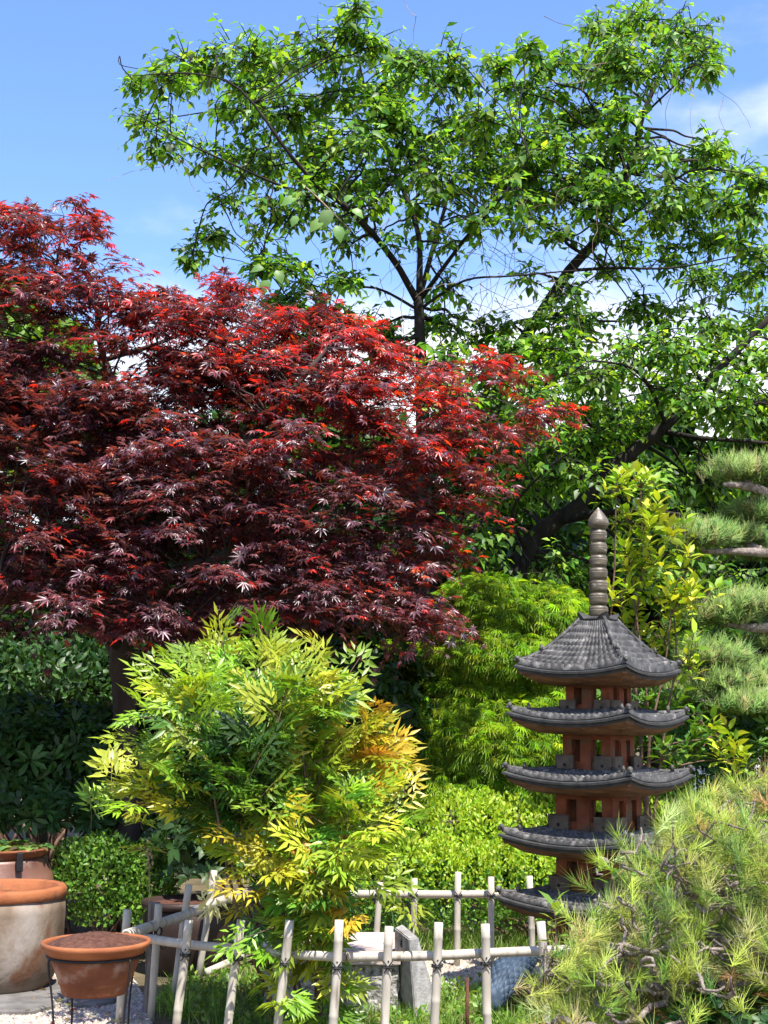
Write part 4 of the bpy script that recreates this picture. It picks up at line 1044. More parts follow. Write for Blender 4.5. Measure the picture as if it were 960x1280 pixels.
# the axis of the pagoda leans with nothing: all storeys share one vertical axis
def corner_frame(k):
    """outward direction and along direction of side k (side 0 is the left front, side 1 the right front)"""
    a = ROT - math.pi / 2 - math.pi / 4 + k * math.pi / 2
    n = Vector((math.cos(a), math.sin(a), 0)); t = Vector((-math.sin(a), math.cos(a), 0))
    return n, t
AX = Vector((PX0, Yg, 0))
def roof(z_eave, R_e, z_top, R_t, rows, ncol, curve, upturn, individual):
    """z_eave is the height of the middle of an eave; half-diagonals R_e and R_t"""
    S, s = R_e / math.sqrt(2), R_t / math.sqrt(2)
    bm = bmesh.new()
    def prof(v): return v ** curve
    def pt(k, u, v, lift=0.0):
        n, t = corner_frame(k)
        h = S + (s - S) * v
        z = z_eave + (z_top - z_eave) * prof(v) + upturn * abs(u) ** 2.1 * (1 - v) ** 2.2 + lift
        bul = 1 - .025 * (1 - u * u) * (1 - v)
        return AX + n * h * bul + t * h * u + Vector((0, 0, z))
    # deck under the tiles with the dark eave band and the brown soffit below
    NU, NV = 14, 6
    dk, so = bmesh.new(), bmesh.new()
    for k in range(4):
        g = [[dk.verts.new(pt(k, -1 + 2 * i / NU, j / NV, -.006)) for i in range(NU + 1)] for j in range(NV + 1)]
        for j in range(NV):
            for i in range(NU): dk.faces.new((g[j][i], g[j][i + 1], g[j + 1][i + 1], g[j + 1][i]))
        # band: two stepped courses
        steps = [(0.0, -.006), (.012, -.010), (.012, -.020), (-.002, -.022), (-.002, -.036)]
        n, t = corner_frame(k)
        prev = None
        for off, dz in steps:
            row = []
            for i in range(NU + 1):
                u = -1 + 2 * i / NU
                h = (S + off) / S
                q = pt(k, u, 0)
                q = Vector((AX.x + (q.x - AX.x) * h, AX.y + (q.y - AX.y) * h, q.z + dz))
                row.append(dk.verts.new(q))
            if prev:
                for i in range(NU): dk.faces.new((prev[i], row[i], row[i + 1], prev[i + 1]))
            prev = row
        prof_s = [(0.995, -.036, 1.0), (.90, -.056, .75), (.76, -.068, .35), (.60, -.071, .1), (R_t / R_e * .9, -.071, 0)]
        prev = None
        for f, dz, up in prof_s:
            row = []
            for i in range(NU + 1):
                u = -1 + 2 * i / NU
                q = pt(k, u, 0)
                zz = z_eave + (q.z - z_eave) * up + dz
                row.append(so.verts.new(Vector((AX.x + (q.x - AX.x) * f, AX.y + (q.y - AX.y) * f, zz))))
            if prev:
                for i in range(NU): so.faces.new((prev[i], row[i], row[i + 1], prev[i + 1]))
            prev = row
    bmesh.ops.remove_doubles(dk, verts=dk.verts, dist=.0006); bmesh.ops.remove_doubles(so, verts=so.verts, dist=.0006)
    ro = bm_obj('roof', dk, M['fascia'], pag, smooth=False)
    bm_obj('soffit', so, M['soffit'], ro, smooth=False)
    # tiles
    V, T = [], []
    for k in range(4):
        for r in range(rows):
            v0, v1 = r / rows, min(1, (r + 1.12) / rows)
            nc = ncol
            for c in range(nc):
                u0, u1 = -1 + 2 * c / nc, -1 + 2 * (c + 1) / nc
                vs = []
                jl = random.uniform(-.0012, .0014)
                for v, lift in ((v0, (.021 if individual else .014) + jl), (v1, .0010)):
                    for j in range(5):
                        u = u0 + (u1 - u0) * j / 4
                        hump = (.0, .006, .009, .006, .0)[j] * (1.0 if individual else .8)
                        vs.append(pt(k, u, v, lift + hump))
                # front lip
                for j in range(5):
                    u = u0 + (u1 - u0) * j / 4
                    vs.append(pt(k, u, v0, -.002))
                fs = [(j, j + 1, 6 + j, 5 + j) for j in range(4)] + [(10 + j, 11 + j, j + 1, j) for j in range(4)]
                if individual and k < 2:
                    mesh_np('roof_tile', vs, fs, M['tile'], ro, smooth=False)
                else:
                    b0 = len(V); V += [tuple(q) for q in vs]; T += [tuple(b0 + a for a in f) for f in fs]
    mesh_np('tile_courses', V, T, M['tile'], ro, kind='stuff')
    # hips with curled end tiles
    for k in range(4):
        pts = [(pt(k, 1, v / 8, .016), .0105) for v in range(9)]
        a, b = pts[0][0], pts[1][0]
        tip = a + (a - b).normalized() * .012 + Vector((0, 0, .010))
        hp = [(tip, .008)] + pts
        tube_obj('hip_ridge', hp, M['tile'], ro, 8, knobbly=.04)
        bm = bmesh.new(); b2 = bmesh.new(); b3 = bmesh.new()
        bmesh.ops.create_uvsphere(bm, u_segments=10, v_segments=8, radius=.0135, matrix=Matrix.Translation(a + Vector((0, 0, .008))))
        d_ = (a - AX); d_.z = 0; d_.normalize()
        bmesh.ops.create_uvsphere(b2, u_segments=8, v_segments=6, radius=.008, matrix=Matrix.Translation(a + d_ * .012 + Vector((0, 0, -.002))))
        q = pts[3][0]
        bmesh.ops.create_cone(b3, cap_ends=True, segments=8, radius1=.014, radius2=.004, depth=.03, matrix=Matrix.Translation(q + Vector((0, 0, .018))))
        bm_obj('ridge_knob', bm, M['tile'], ro, smooth=True); bm_obj('end_tile', b2, M['tile'], ro, smooth=True); bm_obj('hip_finial', b3, M['tile'], ro, smooth=True)
        # pale drip stain tile under the corner
        bm = bmesh.new(); box_bm(bm, a - d_ * .02 + Vector((0, 0, -.05)), (.018, .018, .04), ROT, .004)
        bm_obj('corner_bracket', bm, M['soffit'], ro)
    return ro

def storey(z0, z1, R_b):
    """hollow square tower with two openings to a side"""
    S = R_b / math.sqrt(2)
    th = .022
    bm = bmesh.new()
    H = z1 - z0
    def panel(k, u0, u1, a, b, depth=th, out=0.0):
        n, t = corner_frame(k)
        c = AX + n * (S - depth / 2 + out) + t * (S * (u0 + u1) / 2) + Vector((0, 0, (a + b) / 2))
        box_bm(bm, c, (depth, abs(u1 - u0) * S, b - a), math.atan2(n.y, n.x))
    for k in range(4):
        zl, zh = z0 + H * .30, z0 + H * .80
        in_u = 1 - th / S
        panel(k, -1, in_u, zh, z1); panel(k, -1, in_u, z0, zl)
        for a, b in ((-1, -.62), (-.26, .26), (.62, in_u)): panel(k, a, b, zl + .0005, zh - .0005)
        panel(k, -.22, .22, z0, z0 + H * .74, .006, .006)
    bmesh.ops.remove_doubles(bm, verts=bm.verts, dist=1e-6)
    st_ = bm_obj('storey', bm, M['red_clay'], pag)
    for k in range(4):
        n, t = corner_frame(k)
        for sgn in (-1, 1):
            bm = bmesh.new()
            c = AX + n * (S + .022) + t * (S * .78 * sgn) + Vector((0, 0, z0 + H * .22))
            box_bm(bm, c, (.018, S * .68, H * .44), math.atan2(n.y, n.x), .003)
            bb = bm_obj('balustrade', bm, M['block_clay'], st_)
            bm = bmesh.new()
            c2 = c + n * .0095
            bmesh.ops.create_cone(bm, cap_ends=True, segments=10, radius1=.008, radius2=.008, depth=.002, matrix=Matrix.Translation(c2) @ n.to_track_quat('Z', 'Y').to_matrix().to_4x4())
            bm_obj('round_hole', bm, M['ink'], st_)
    return st_

# eaves (mid-side sag row), half-diagonals in pixels, height the roof climbs to, body half-diagonal above it
ROOFS = [  # py of eave middle, R_e px, py of roof top, R_t px
    (840, 104, 776, 22), (900, 113, 890, 50), (974, 118, 964, 54), (1051, 122, 1038, 62), (1128, 125, 1113, 62)]
BODY = [(855, 894, 42), (917, 968, 46), (991, 1042, 55), (1068, 1117, 54), (1146, 1215, 58)]
for i, (pe, re, pt_, rt) in enumerate(ROOFS):
    ze = pz(pe); ztop = pz(pt_)
    roof(ze, re * SG, ztop, rt * SG, 9 if i == 0 else 5, 16 if i == 0 else 19, 1.35 if i == 0 else 1.1, .032 if i == 0 else .038, i == 0)
for (a, b, r) in BODY:
    storey(pz(b), pz(a) + .012, r * SG)
# base course and stone pedestal
bm = bmesh.new(); box_bm(bm, (PX0, Yg, (pz(1215) + pz(1240)) / 2), (.40, .40, pz(1215) - pz(1240)), ROT + math.pi / 4, .006); bm_obj('base', bm, M['soffit'], pag)
bm = bmesh.new()
hz_ = pz(1240) - .001
r0 = .0
rows_ = 2
for r in range(rows_):
    pass
ped = empty('stone_pedestal', (PX0, Yg, 0), 'dark brown block pedestal under the pagoda behind the fence', 'pedestal')
blocks = []
for r in range(2):
    zc = hz_ * (r + .5) / 2
    for k in range(4):
        n, t = corner_frame(k)
        for j in (-1, 0, 1):
            bm = bmesh.new()
            box_bm(bm, AX + n * (.30 - .01 * r) + t * (.205 * j - .04 + (.06 if r else 0)) + Vector((0, 0, zc)), (.15, .20, hz_ / 2 - .004), math.atan2(n.y, n.x), .008)
            bm_obj('block', bm, M['pedestal'], ped)
bm.free() if False else None
# cap on the top roof with four upturned corners, ringed spire and bud
zc = pz(776)
bm = bmesh.new()
N = 24
ringL, ringM, ringH = [], [], []
for i in range(N):
    a = 2 * math.pi * i / N
    # square outline with horns at the corners
    q = a - (ROT - math.pi / 2)
    sq = 1 / max(abs(math.cos(q - math.pi / 4)), abs(math.sin(q - math.pi / 4)))
    horn = max(0, math.cos(4 * q * 1.0)) ** 3
    rr = .076 * (sq / 1.0) * .95
    ringL.append(bm.verts.new((PX0 + .066 * sq * math.cos(a), Yg + .066 * sq * math.sin(a), zc - .022)))
    ringM.append(bm.verts.new((PX0 + rr * 1.12 * math.cos(a), Yg + rr * 1.12 * math.sin(a), zc + .006 + .046 * horn)))
    ringH.append(bm.verts.new((PX0 + .045 * math.cos(a), Yg + .045 * math.sin(a), zc + .020)))
for i in range(N):
    j = (i + 1) % N
    bm.faces.new((ringL[i], ringL[j], ringM[j], ringM[i])); bm.faces.new((ringM[i], ringM[j], ringH[j], ringH[i]))
bm.faces.new(ringH)
sp = bm_obj('spire_cap', bm, M['fascia'], pag)
zs0, zs1 = pz(772), pz(662)
spire = lathe('spire', [(.001, zs0 - .02), (.036, zs0 - .02), (.036, zs1), (.001, zs1)], M['spire'], (PX0, Yg), pag, 24)
nr_ = 7
for k in range(nr_):
    a = zs0 + (zs1 - zs0) * k / nr_; h = (zs1 - zs0) / nr_; r_ = .048 - .0009 * k
    prof_ = [(.030, a + .01 * h), (r_ * .90, a + .02 * h), (r_ * .93, a + .25 * h), (r_ * .99, a + .55 * h), (r_ * 1.0, a + .60 * h), (r_ * .93, a + .63 * h), (r_ * .97, a + .67 * h), (r_ * .95, a + .80 * h), (r_ * .80, a + .93 * h), (.030, a + .97 * h)]
    lathe('ring', prof_, M['spire'], (PX0, Yg), spire, 28)
zb, zt = pz(662), pz(634)
hb = zt - zb
bm = bmesh.new()
prof_ = [(.030, 0), (.040, .06), (.046, .16), (.049, .3), (.045, .45), (.035, .6), (.022, .76), (.010, .9), (.001, 1.0)]
seg = 32; rings_ = []
for r_, t in prof_:
    rings_.append([bm.verts.new((PX0 + r_ * (1 + .05 * abs(math.cos(3 * 2 * math.pi * i / seg))) * math.cos(2 * math.pi * i / seg), Yg + r_ * (1 + .05 * abs(math.cos(3 * 2 * math.pi * i / seg))) * math.sin(2 * math.pi * i / seg), zb + hb * t)) for i in range(seg)])
for A, B in zip(rings_, rings_[1:]):
    for i in range(seg): bm.faces.new((A[i], A[(i + 1) % seg], B[(i + 1) % seg], B[i]))
bm_obj('bud_finial', bm, M['spire'], pag, smooth=True)

pag.rotation_euler = (0, R(1.15), 0)
# ------------------------------------------------------------------ bamboo fence
fence = empty('bamboo_fence', G(190, 1268), 'low pale bamboo fence tied with black cord round the pagoda bed', 'fence')
def bamboo(name, a, b, r, parent, nodes=(), hollow=False, cap=True):
    a, b = Vector(a), Vector(b)
    pts = []
    L = (b - a).length
    ts = sorted([0, 1] + [t for n_ in nodes for t in (n_ - .012, n_, n_ + .012)] + [.25, .5, .75])
    for t in ts:
        rr = r * (1 + (.10 if any(abs(t - n_) < 1e-6 for n_ in nodes) else 0))
        q = a.lerp(b, t) + Vector((mnoise.noise(a * 9 + Vector((t * 2, 0, 0))), mnoise.noise(a * 7 + Vector((0, t * 2, 5))), 0)) * .005
        pts.append((q, rr))
    return tube_obj(name, pts, M['bamboo'], parent, 14)
def cord(parent, c, axis, r, turns=2):
    axis = Vector(axis).normalized()
    e1 = axis.cross(Vector((.2, .3, 1))) if abs(axis.z) < .9 else axis.cross(Vector((1, .1, 0)))
    e1.normalize(); e2 = axis.cross(e1)
    t = Tubes()
    pts = []
    for i in range(int(16 * turns) + 1):
        a = 2 * math.pi * i / 16
        pts.append((c + (e1 * math.cos(a) + e2 * math.sin(a)) * r + axis * (.007 * (i / (16 * turns) - .5) * turns), .0028))
    t.add(pts, 5)
    # crossed lashing and knot ends
    for s in (-1, 1):
        t.add(catmull([(c + Vector((s * .020, -r * .8, .024)), .0024), (c + Vector((0, -r * 1.15, 0)), .0026), (c + Vector((-s * .016, -r * 1.05, -.022)), .0022)], 3), 5)
    t.add([(c + Vector((-.007, -r * 1.15, 0)), .006), (c + Vector((.007, -r * 1.15, -.002)), .006)], 6)
    return t.build('cord_tie', M['cord'], parent)
FRONT = [(236, 1150, 232, 5.97), (302, 1150, 291, 5.87), (362, 1150, 350, 5.75), (424, 1150, 417, 5.67), (487, 1158, 478, 5.69), (548, 1153, 538, 5.71), (606, 1155, 604, 5.77), (676, 1152, 675, 5.83), (741, 1147, 742, 5.88)]
rail_z = .375
fr_rail = [(168, 6.24), (236, 6.02), (302, 5.90), (362, 5.78), (430, 5.70), (487, 5.72), (548, 5.745), (606, 5.80), (676, 5.86), (790, 5.95)]
def rail_pt(px, Y, z=rail_z):
    u = (px - 480.0) / F_PX
    # depth along the ray for that height
    d = ray(px, HORIZ + (CAM_Z - z) * F_PX / Y)
    return Vector((d.x * Y / d.y, Y, z))
RR = .0188
pts1 = [rail_pt(x, y + .038) for x, y in fr_rail]
seg1 = [(p_, RR) for p_ in pts1[:5]]; seg2 = [(p_, RR) for p_ in pts1[4:]]
seg1[-1] = (seg1[-1][0] + Vector((.01, 0, 0)), RR); seg2[0] = (seg2[0][0] + Vector((.012, 0, .002)), RR)
tube_obj('rail', catmull(seg1, 3), M['bamboo'], fence, 16); tube_obj('rail', catmull(seg2, 3), M['bamboo'], fence, 16)
for (x, yt, xb, Y) in FRONT:
    Y = Y - .002
    top = P(x, yt, Y); b = G(xb, HORIZ + CAM_Z * F_PX / Y)
    b = Vector((b.x, Y, -.02))
    pk = bamboo('picket', b, top, .0178, fence, nodes=(.36 + random.uniform(-.08, .1), .88 + random.uniform(-.04, .04)))
    f = (rail_z - b.z) / (top.z - b.z); c = b.lerp(top, f)
    cord(pk, c - Vector((0, 0, .026)), (top - b), .0215)
    bm = bmesh.new(); bmesh.ops.create_uvsphere(bm, u_segments=8, v_segments=6, radius=.0035, matrix=Matrix.Translation(c + Vector((.002, -.0195, -.004)))); bm_obj('screw', bm, M['iron'], pk)
# left return and back run
ret = [rail_pt(158, 6.10) + Vector((0, 0, .022)), rail_pt(236, 6.9), rail_pt(268, 7.3), rail_pt(322, 7.95)]
tube_obj('rail', [(p_ + Vector((0, 0, .012)), .0225) for p_ in ret], M['bamboo'], fence, 16)
d_ = (ret[0] - ret[1]).normalized()
tube_obj('hollow_end', [(ret[0] + Vector((0, 0, .012)) + d_ * .0012, .016), (ret[0] + Vector((0, 0, .012)) + d_ * .0030, .016)], M['hollow'], fence, 14)
for (x, yt, xb, Y) in [(160, 1137, 165, 6.30), (198, 1130, 203, 6.42), (236, 1106, 229, 6.88), (268, 1088, 258, 7.27)]:
    top = P(x, yt, Y); b = G(xb, HORIZ + CAM_Z * F_PX / Y); b = Vector((b.x, Y, -.02))
    pk = bamboo('picket', b, top, .017, fence, nodes=(.87,))
    f = (rail_z - b.z) / (top.z - b.z)
    cord(pk, b.lerp(top, f) + Vector((0, 0, .0)), (ret[-1] - ret[0]), .024)
low = [rail_pt(160, 6.22, .03), rail_pt(258, 7.30, .05), rail_pt(322, 7.95, .06)]
tube_obj('lower_rail', [(p_, .019) for p_ in low[1:]], M['bamboo'], fence, 12)
low2 = [rail_pt(164, 6.13, .022), rail_pt(236, 5.93, .022), rail_pt(300, 5.83, .022)]
tube_obj('lower_rail', [(p_ - Vector((0, .05, 0)), .019) for p_ in low2], M['bamboo'], fence, 12)
# weathered corner post
cb = G(185, 1268); cb.z = -.03
post = tube_obj('corner_post', catmull([(cb, .029), (cb.lerp(P(191, 1195, cb.y), .5), .028), (P(190, 1195, cb.y), .027), (P(193, 1128, cb.y), .026)], 5), M['old_wood'], fence, 12, knobbly=.045, smooth=False)
cord(post, P(190, 1166, cb.y), (0, 0, 1), .031, 3)
t = Tubes(); t.add(catmull([(P(190, 1172, cb.y - .03), .0022), (P(205, 1187, cb.y - .03), .0022), (P(204, 1170, cb.y - .02), .002), (P(188, 1195, cb.y - .04), .0022)], 5), 5); t.build('cord_tail', M['cord'], fence)
BACK = [(475, 1103, 469, 7.72), (518, 1098, 513, 7.72), (573, 1090, 567, 7.72), (614, 1096, 608, 7.72), (662, 1095, 658, 7.74), (712, 1096, 708, 7.76), (775, 1096, 772, 7.8), (849, 1088, 849, 7.82)]
bk = [rail_pt(300, 7.9), rail_pt(438, 7.78), rail_pt(560, 7.76), rail_pt(660, 7.78), rail_pt(900, 7.86)]
tube_obj('rail', [(p_ + Vector((0, 0, .0)), .021) for p_ in bk], M['bamboo'], fence, 12)
for (x, yt, xb, Y) in BACK:
    Y = Y - .005
    top = P(x, yt, Y); b = G(xb, HORIZ + CAM_Z * F_PX / Y); b = Vector((b.x, Y, -.02))
    pk = bamboo('picket', b, top, .017, fence, nodes=(.45 + random.uniform(-.1, .1),))
    f = (rail_z - b.z) / (top.z - b.z)
    cord(pk, b.lerp(top, f), (top - b), .0205)

# rusty stakes
for (x, y0, y1, lab) in [(584, 1222, 1300, 'short rusty stake in the grass between two front fence pickets'), (445, 1190, 1248, 'thin dark stake standing beside the nandina canes')]:
    b = G(x, y1); tube_obj_ = tube_obj('garden_stake', [(Vector((b.x, b.y, -.03)), .008), (P(x, y0, b.y), .0075)], M['rust'], None, 8)
    tag(tube_obj_, lab, 'stake', 'stakes in the bed')

# ------------------------------------------------------------------ pots
Yj = 7.05
jc = P(-4, 1200, Yj); jx = jc.x
s = Yj / F_PX
def jz(py, Y=Yj): return P(0, py, Y).z
r0 = 80 * s
jar = empty('large_pot', (jx, Yj, 0), 'large pale stained clay pot with an orange rim at the left edge', 'pot')
rim_t, rim_b = jz(1117, Yj - r0), jz(1132, Yj - r0)
lathe('body', [(r0 * .55, .0), (r0 * .70, .004), (r0 * .84, .07), (r0 * .93, .14), (r0 * .975, .24), (r0 * .985, rim_b - .06), (r0 * .97, rim_b), (r0 * .86, rim_b)], M['jar'], (jx, Yj), jar, 56, .01)
lathe('rim', [(r0 * .86, rim_b - .05), (r0 * .86, rim_t - .006), (r0 * .89, rim_t), (r0 * .97, rim_t), (r0 * 1.0, rim_t - .012), (r0 * 1.0, rim_b + .006), (r0 * .975, rim_b), (r0 * .96, rim_b)], M['terracotta_rim'], (jx, Yj), jar, 56)
lathe('soil', [(.001, rim_b - .01), (r0 * .5, rim_b - .005), (r0 * .90, rim_b - .01)], M['soil'], (jx, Yj), jar, 30)
Yk = 7.85
s2 = Yk / F_PX
kx = P(-6, 1100, Yk).x; rk = 68 * s2
jar2 = empty('lidded_jar', (kx, Yk, 0), 'brown glazed jar topped by a wide shallow dish of leaves behind the large pot', 'jar')
lathe('body', [(rk * .7, 0), (rk * .9, .1), (rk * 1.06, .28), (rk * 1.05, jz(1110, Yk)), (rk * .99, jz(1092, Yk)), (rk * .90, jz(1076, Yk)), (rk * .90, jz(1072, Yk)), (rk * .8, jz(1072, Yk))], M['jar_brown'], (kx, Yk), jar2, 48, .01)
zt_ = jz(1061, Yk)
lathe('dish', [(rk * .80, jz(1074, Yk)), (rk * .86, jz(1070, Yk)), (rk * .97, zt_ - .004), (rk * .99, zt_ + .006), (rk * .95, zt_ + .010), (rk * .86, zt_ - .006), (.001, zt_ - .012)], M['terracotta'], (kx, Yk), jar2, 48)
bm = bmesh.new(); box_bm(bm, (P(39, 1072, Yk).x, Yk - rk * .80, jz(1072, Yk)), (.035, .03, .10), .3, .006); bm_obj('strap', bm, M['iron'], jar2)
n = 130
a = RNG.uniform(0, 6.28, n); rr = rk * .86 * np.sqrt(RNG.random(n))
pp = np.stack([kx + rr * np.cos(a), Yk + rr * np.sin(a), np.full(n, zt_ + .004) + RNG.uniform(0, .02, n)], -1)
fl = leaves('floating_leaves', T_OVATE, pp, np.stack([np.cos(a * 3), np.sin(a * 3), 0 * a + .1], -1), np.tile([0, 0, 1.], (n, 1)) + .2 * RNG.normal(size=(n, 3)), .07, palette(n, [(.14, .25, .05), (.1, .2, .05), (.2, .3, .08), (.12, .09, .05)], None), M['leaf'], None, wscale=.12)
tag(fl, 'round green leaves lying in the wide dish on the brown jar', 'leaves', kind='stuff')
# dark jar in the shade behind the left return of the fence
Yd = 7.6
dx = P(232, 1200, Yd).x; rd_ = 52 * Yd / F_PX
jar3 = empty('dark_jar', (dx, Yd, 0), 'dark brown clay jar in the shade behind the left side of the bamboo fence', 'jar')
lathe('body', [(rd_ * .7, 0), (rd_ * .95, .12), (rd_ * 1.02, .24), (rd_ * .98, jz(1140, Yd)), (rd_ * .9, jz(1134, Yd))], M['jar_dark'], (dx, Yd), jar3, 40, .01)
lathe('rim', [(rd_ * .88, jz(1134, Yd)), (rd_ * 1.04, jz(1132, Yd)), (rd_ * 1.05, jz(1124, Yd)), (rd_ * .92, jz(1124, Yd)), (rd_ * .88, jz(1134, Yd))], M['jar_dark'], (dx, Yd), jar3, 40)
lathe('soil', [(.001, jz(1128, Yd)), (rd_ * .9, jz(1129, Yd))], M['soil'], (dx, Yd), jar3, 24)
# grey stone trough
b = G(110, 1172)
bm = bmesh.new(); box_bm(bm, (b.x, b.y + .08, .055), (.27, .16, .11), .05, .012)
for v in bm.verts: v.co += Vector((mnoise.noise(v.co * 12), mnoise.noise(v.co * 12 + Vector((5, 0, 0))), 0)) * .006
tag(bm_obj('stone_kerb', bm, M['slab']), 'plain grey stone block at the foot of the small box bush', 'stone block')

# terracotta bowl on a black wire stand
Yw = 5.62
s = Yw / F_PX
wx = P(119.5, 1200, Yw).x
def wz(py): return P(120, py, Yw).z
R0 = 65.5 * s
bowl = empty('soil_bowl', (wx, Yw, 0), 'orange terracotta bowl heaped with brown soil resting in the wire stand', 'bowl')
zr, zr2, zb_ = P(120, 1186.5, Yw - R0).z, P(120, 1201, Yw - R0 * .85).z, P(120, 1249, Yw - R0 * .58).z
lathe('body', [(.001, zb_), (R0 * .58, zb_), (R0 * .60, zb_ + .008), (R0 * .64, zb_ + .038), (R0 * .665, zb_ + .042), (R0 * .665, zb_ + .052), (R0 * .68, zb_ + .058), (R0 * .77, zb_ + .105), (R0 * .84, zr2), (R0 * .80, zr2 + .002)], M['terracotta'], (wx, Yw), bowl, 56)
lathe('rim', [(R0 * .80, zr2 + .001), (R0 * .885, zr2 + .001), (R0 * .90, zr2 + .012), (R0 * .93, zr - .026), (R0 * .99, zr - .020), (R0 * 1.0, zr - .008), (R0 * .99, zr), (R0 * .945, zr + .001), (R0 * .92, zr - .008), (R0 * .92, zr - .03)], M['terracotta_rim'], (wx, Yw), bowl, 64)
V, T = [], []
NR, NS = 9, 40
for i in range(NR + 1):
    f = i / NR
    for j in range(NS):
        a = 2 * math.pi * j / NS
        q = Vector((math.cos(a) * f, math.sin(a) * f, 0))
        zz = zr - .014 + .040 * (1 - f ** 2.2) + .007 * mnoise.noise(q * 6) + .004 * mnoise.noise(q * 17)
        V.append((wx + q.x * R0 * .925, Yw + q.y * R0 * .925, zz))
for i in range(NR):
    for j in range(NS):
        T.append((i * NS + j, i * NS + (j + 1) % NS, (i + 1) * NS + (j + 1) % NS, (i + 1) * NS + j))
so_ = mesh_np('soil', V, T, M['soil'], bowl, smooth=True)
stand = empty('plant_stand', (wx, Yw, 0), 'black wire plant stand with thin legs holding the terracotta bowl', 'stand')
rg = R0 * .862
zz_ = zr2 - .006
tube_obj('ring', [(Vector((wx + (rg + .004) * math.cos(2 * math.pi * i / 40), Yw + (rg + .004) * math.sin(2 * math.pi * i / 40), zz_)), .0055) for i in range(41)], M['iron'], stand, 6, cap=False)
tube_obj('ring', [(Vector((wx + rg * .78 * math.cos(2 * math.pi * i / 40), Yw + rg * .78 * math.sin(2 * math.pi * i / 40), .07)), .0045) for i in range(41)], M['iron'], stand, 6, cap=False)
for ang in (217, 323, 132, 48):
    a = R(ang)
    d = Vector((math.cos(a), math.sin(a), 0))
    c0 = Vector((wx, Yw, 0))
    tube_obj('leg', catmull([(c0 + d * (rg + .008) + Vector((0, 0, zz_)), .0042), (c0 + d * (rg + .012) + Vector((0, 0, zz_ - .03)), .0042), (c0 + d * rg * .93 + Vector((0, 0, .2)), .0042), (c0 + d * rg * .92 + Vector((0, 0, 0)), .0042)], 4), M['iron'], stand, 6)

# ------------------------------------------------------------------ stones in the bed
# low bench: pale planks over a rough granite block
zpl = .235
bench = empty('plank_bench', G(400, 1262), 'low bench of pale pinkish planks laid over a rough granite block', 'bench')
x0, x1 = -.58, .075
Yf0 = 6.50
for k in range(4):
    bm = bmesh.new()
    box_bm(bm, ((x0 + x1) / 2 + .008 * (k % 2), Yf0 + .09 + .185 * k, zpl + .003 * (k % 2)), (x1 - x0, .178, .035), .0, .006)
    bm_obj('plank', bm, M['plank'], bench)
bm = bmesh.new()
box_bm(bm, ((x0 + x1) / 2 + .02, Yf0 + .36, .10), (x1 - x0 - .06, .66, .226))
bmesh.ops.subdivide_edges(bm, edges=bm.edges, cuts=14, use_grid_fill=True)
for v in bm.verts:
    d = Vector((mnoise.noise(v.co * 16), mnoise.noise(v.co * 16 + Vector((9, 0, 0))), mnoise.noise(v.co * 13 + Vector((0, 7, 0)))))
    v.co += d * .012 if v.co.z < .2 else d * .002
bm_obj('granite_block', bm, M['granite'], bench)
# inscribed stone pillar
sb = G(528, 1275)
ins = empty('inscribed_stone', sb, 'small upright stone post with a carved dark character on its shaded face', 'stone post')
def pzz(px, py, Y): return P(px, py, Y)
yf = sb.y
L0, L1, L2 = P(494, 1262, yf + .06), P(518, 1270, yf), P(548, 1276, yf + .16)
bm = bmesh.new()
foot = [Vector((P(493, 1200, yf + .20).x, yf + .20, -.02)), Vector((P(519, 1200, yf).x, yf, -.02)), Vector((P(552, 1200, yf + .10).x, yf + .10, -.02)), Vector((P(524, 1200, yf + .30).x, yf + .30, -.02))]
topz = P(500, 1172, yf).z
tp = [Vector((P(493, 1165, yf + .20).x, yf + .20, topz + .015)), Vector((P(511, 1170, yf).x, yf, topz - .005)), Vector((P(523, 1170, yf + .08).x, yf + .08, topz - .01)), Vector((P(503, 1166, yf + .28).x, yf + .28, topz + .02))]
bv = [bm.verts.new(q) for q in foot]; tv = [bm.verts.new(q) for q in tp]
bm.faces.new(tv)
for i in range(4): bm.faces.new((bv[i], bv[(i + 1) % 4], tv[(i + 1) % 4], tv[i]))
bmesh.ops.bevel(bm, geom=list(bm.edges), offset=.005, segments=2, affect='EDGES')
bm_obj('pillar', bm, M['stele'], ins)
# carved character: brush strokes cut into the left face
o0 = foot[0].lerp(foot[1], .5); t0 = tp[0].lerp(tp[1], .5)
ux = (foot[1] - foot[0]); ux.z = 0; ux.normalize()
nf = ux.cross(Vector((0, 0, 1))).normalized()
if nf.y > 0: nf = -nf
def on_face(a, h):
    f = (h + .02) / (topz + .02)
    q = o0.lerp(t0, f); return q + ux * a + nf * .0015
def strokes(zc_, sc):
    for st_ in [[(-.5, .5), (.5, .55)], [(0, 1), (-.05, .1)], [(-.05, .1), (-.6, -.5)], [(-.05, .1), (.55, -.55)], [(-.45, .0), (.4, .05)], [(-.35, -.75), (.35, -.72)]]:
        pts = [(on_face(a * sc, zc_ + h * sc), .0032) for a, h in st_]
        tube_obj('carved_stroke', [(p_, r_) for p_, r_ in pts], M['ink'], ins, 5)
strokes(topz - .115, .020); strokes(topz - .045, .018)

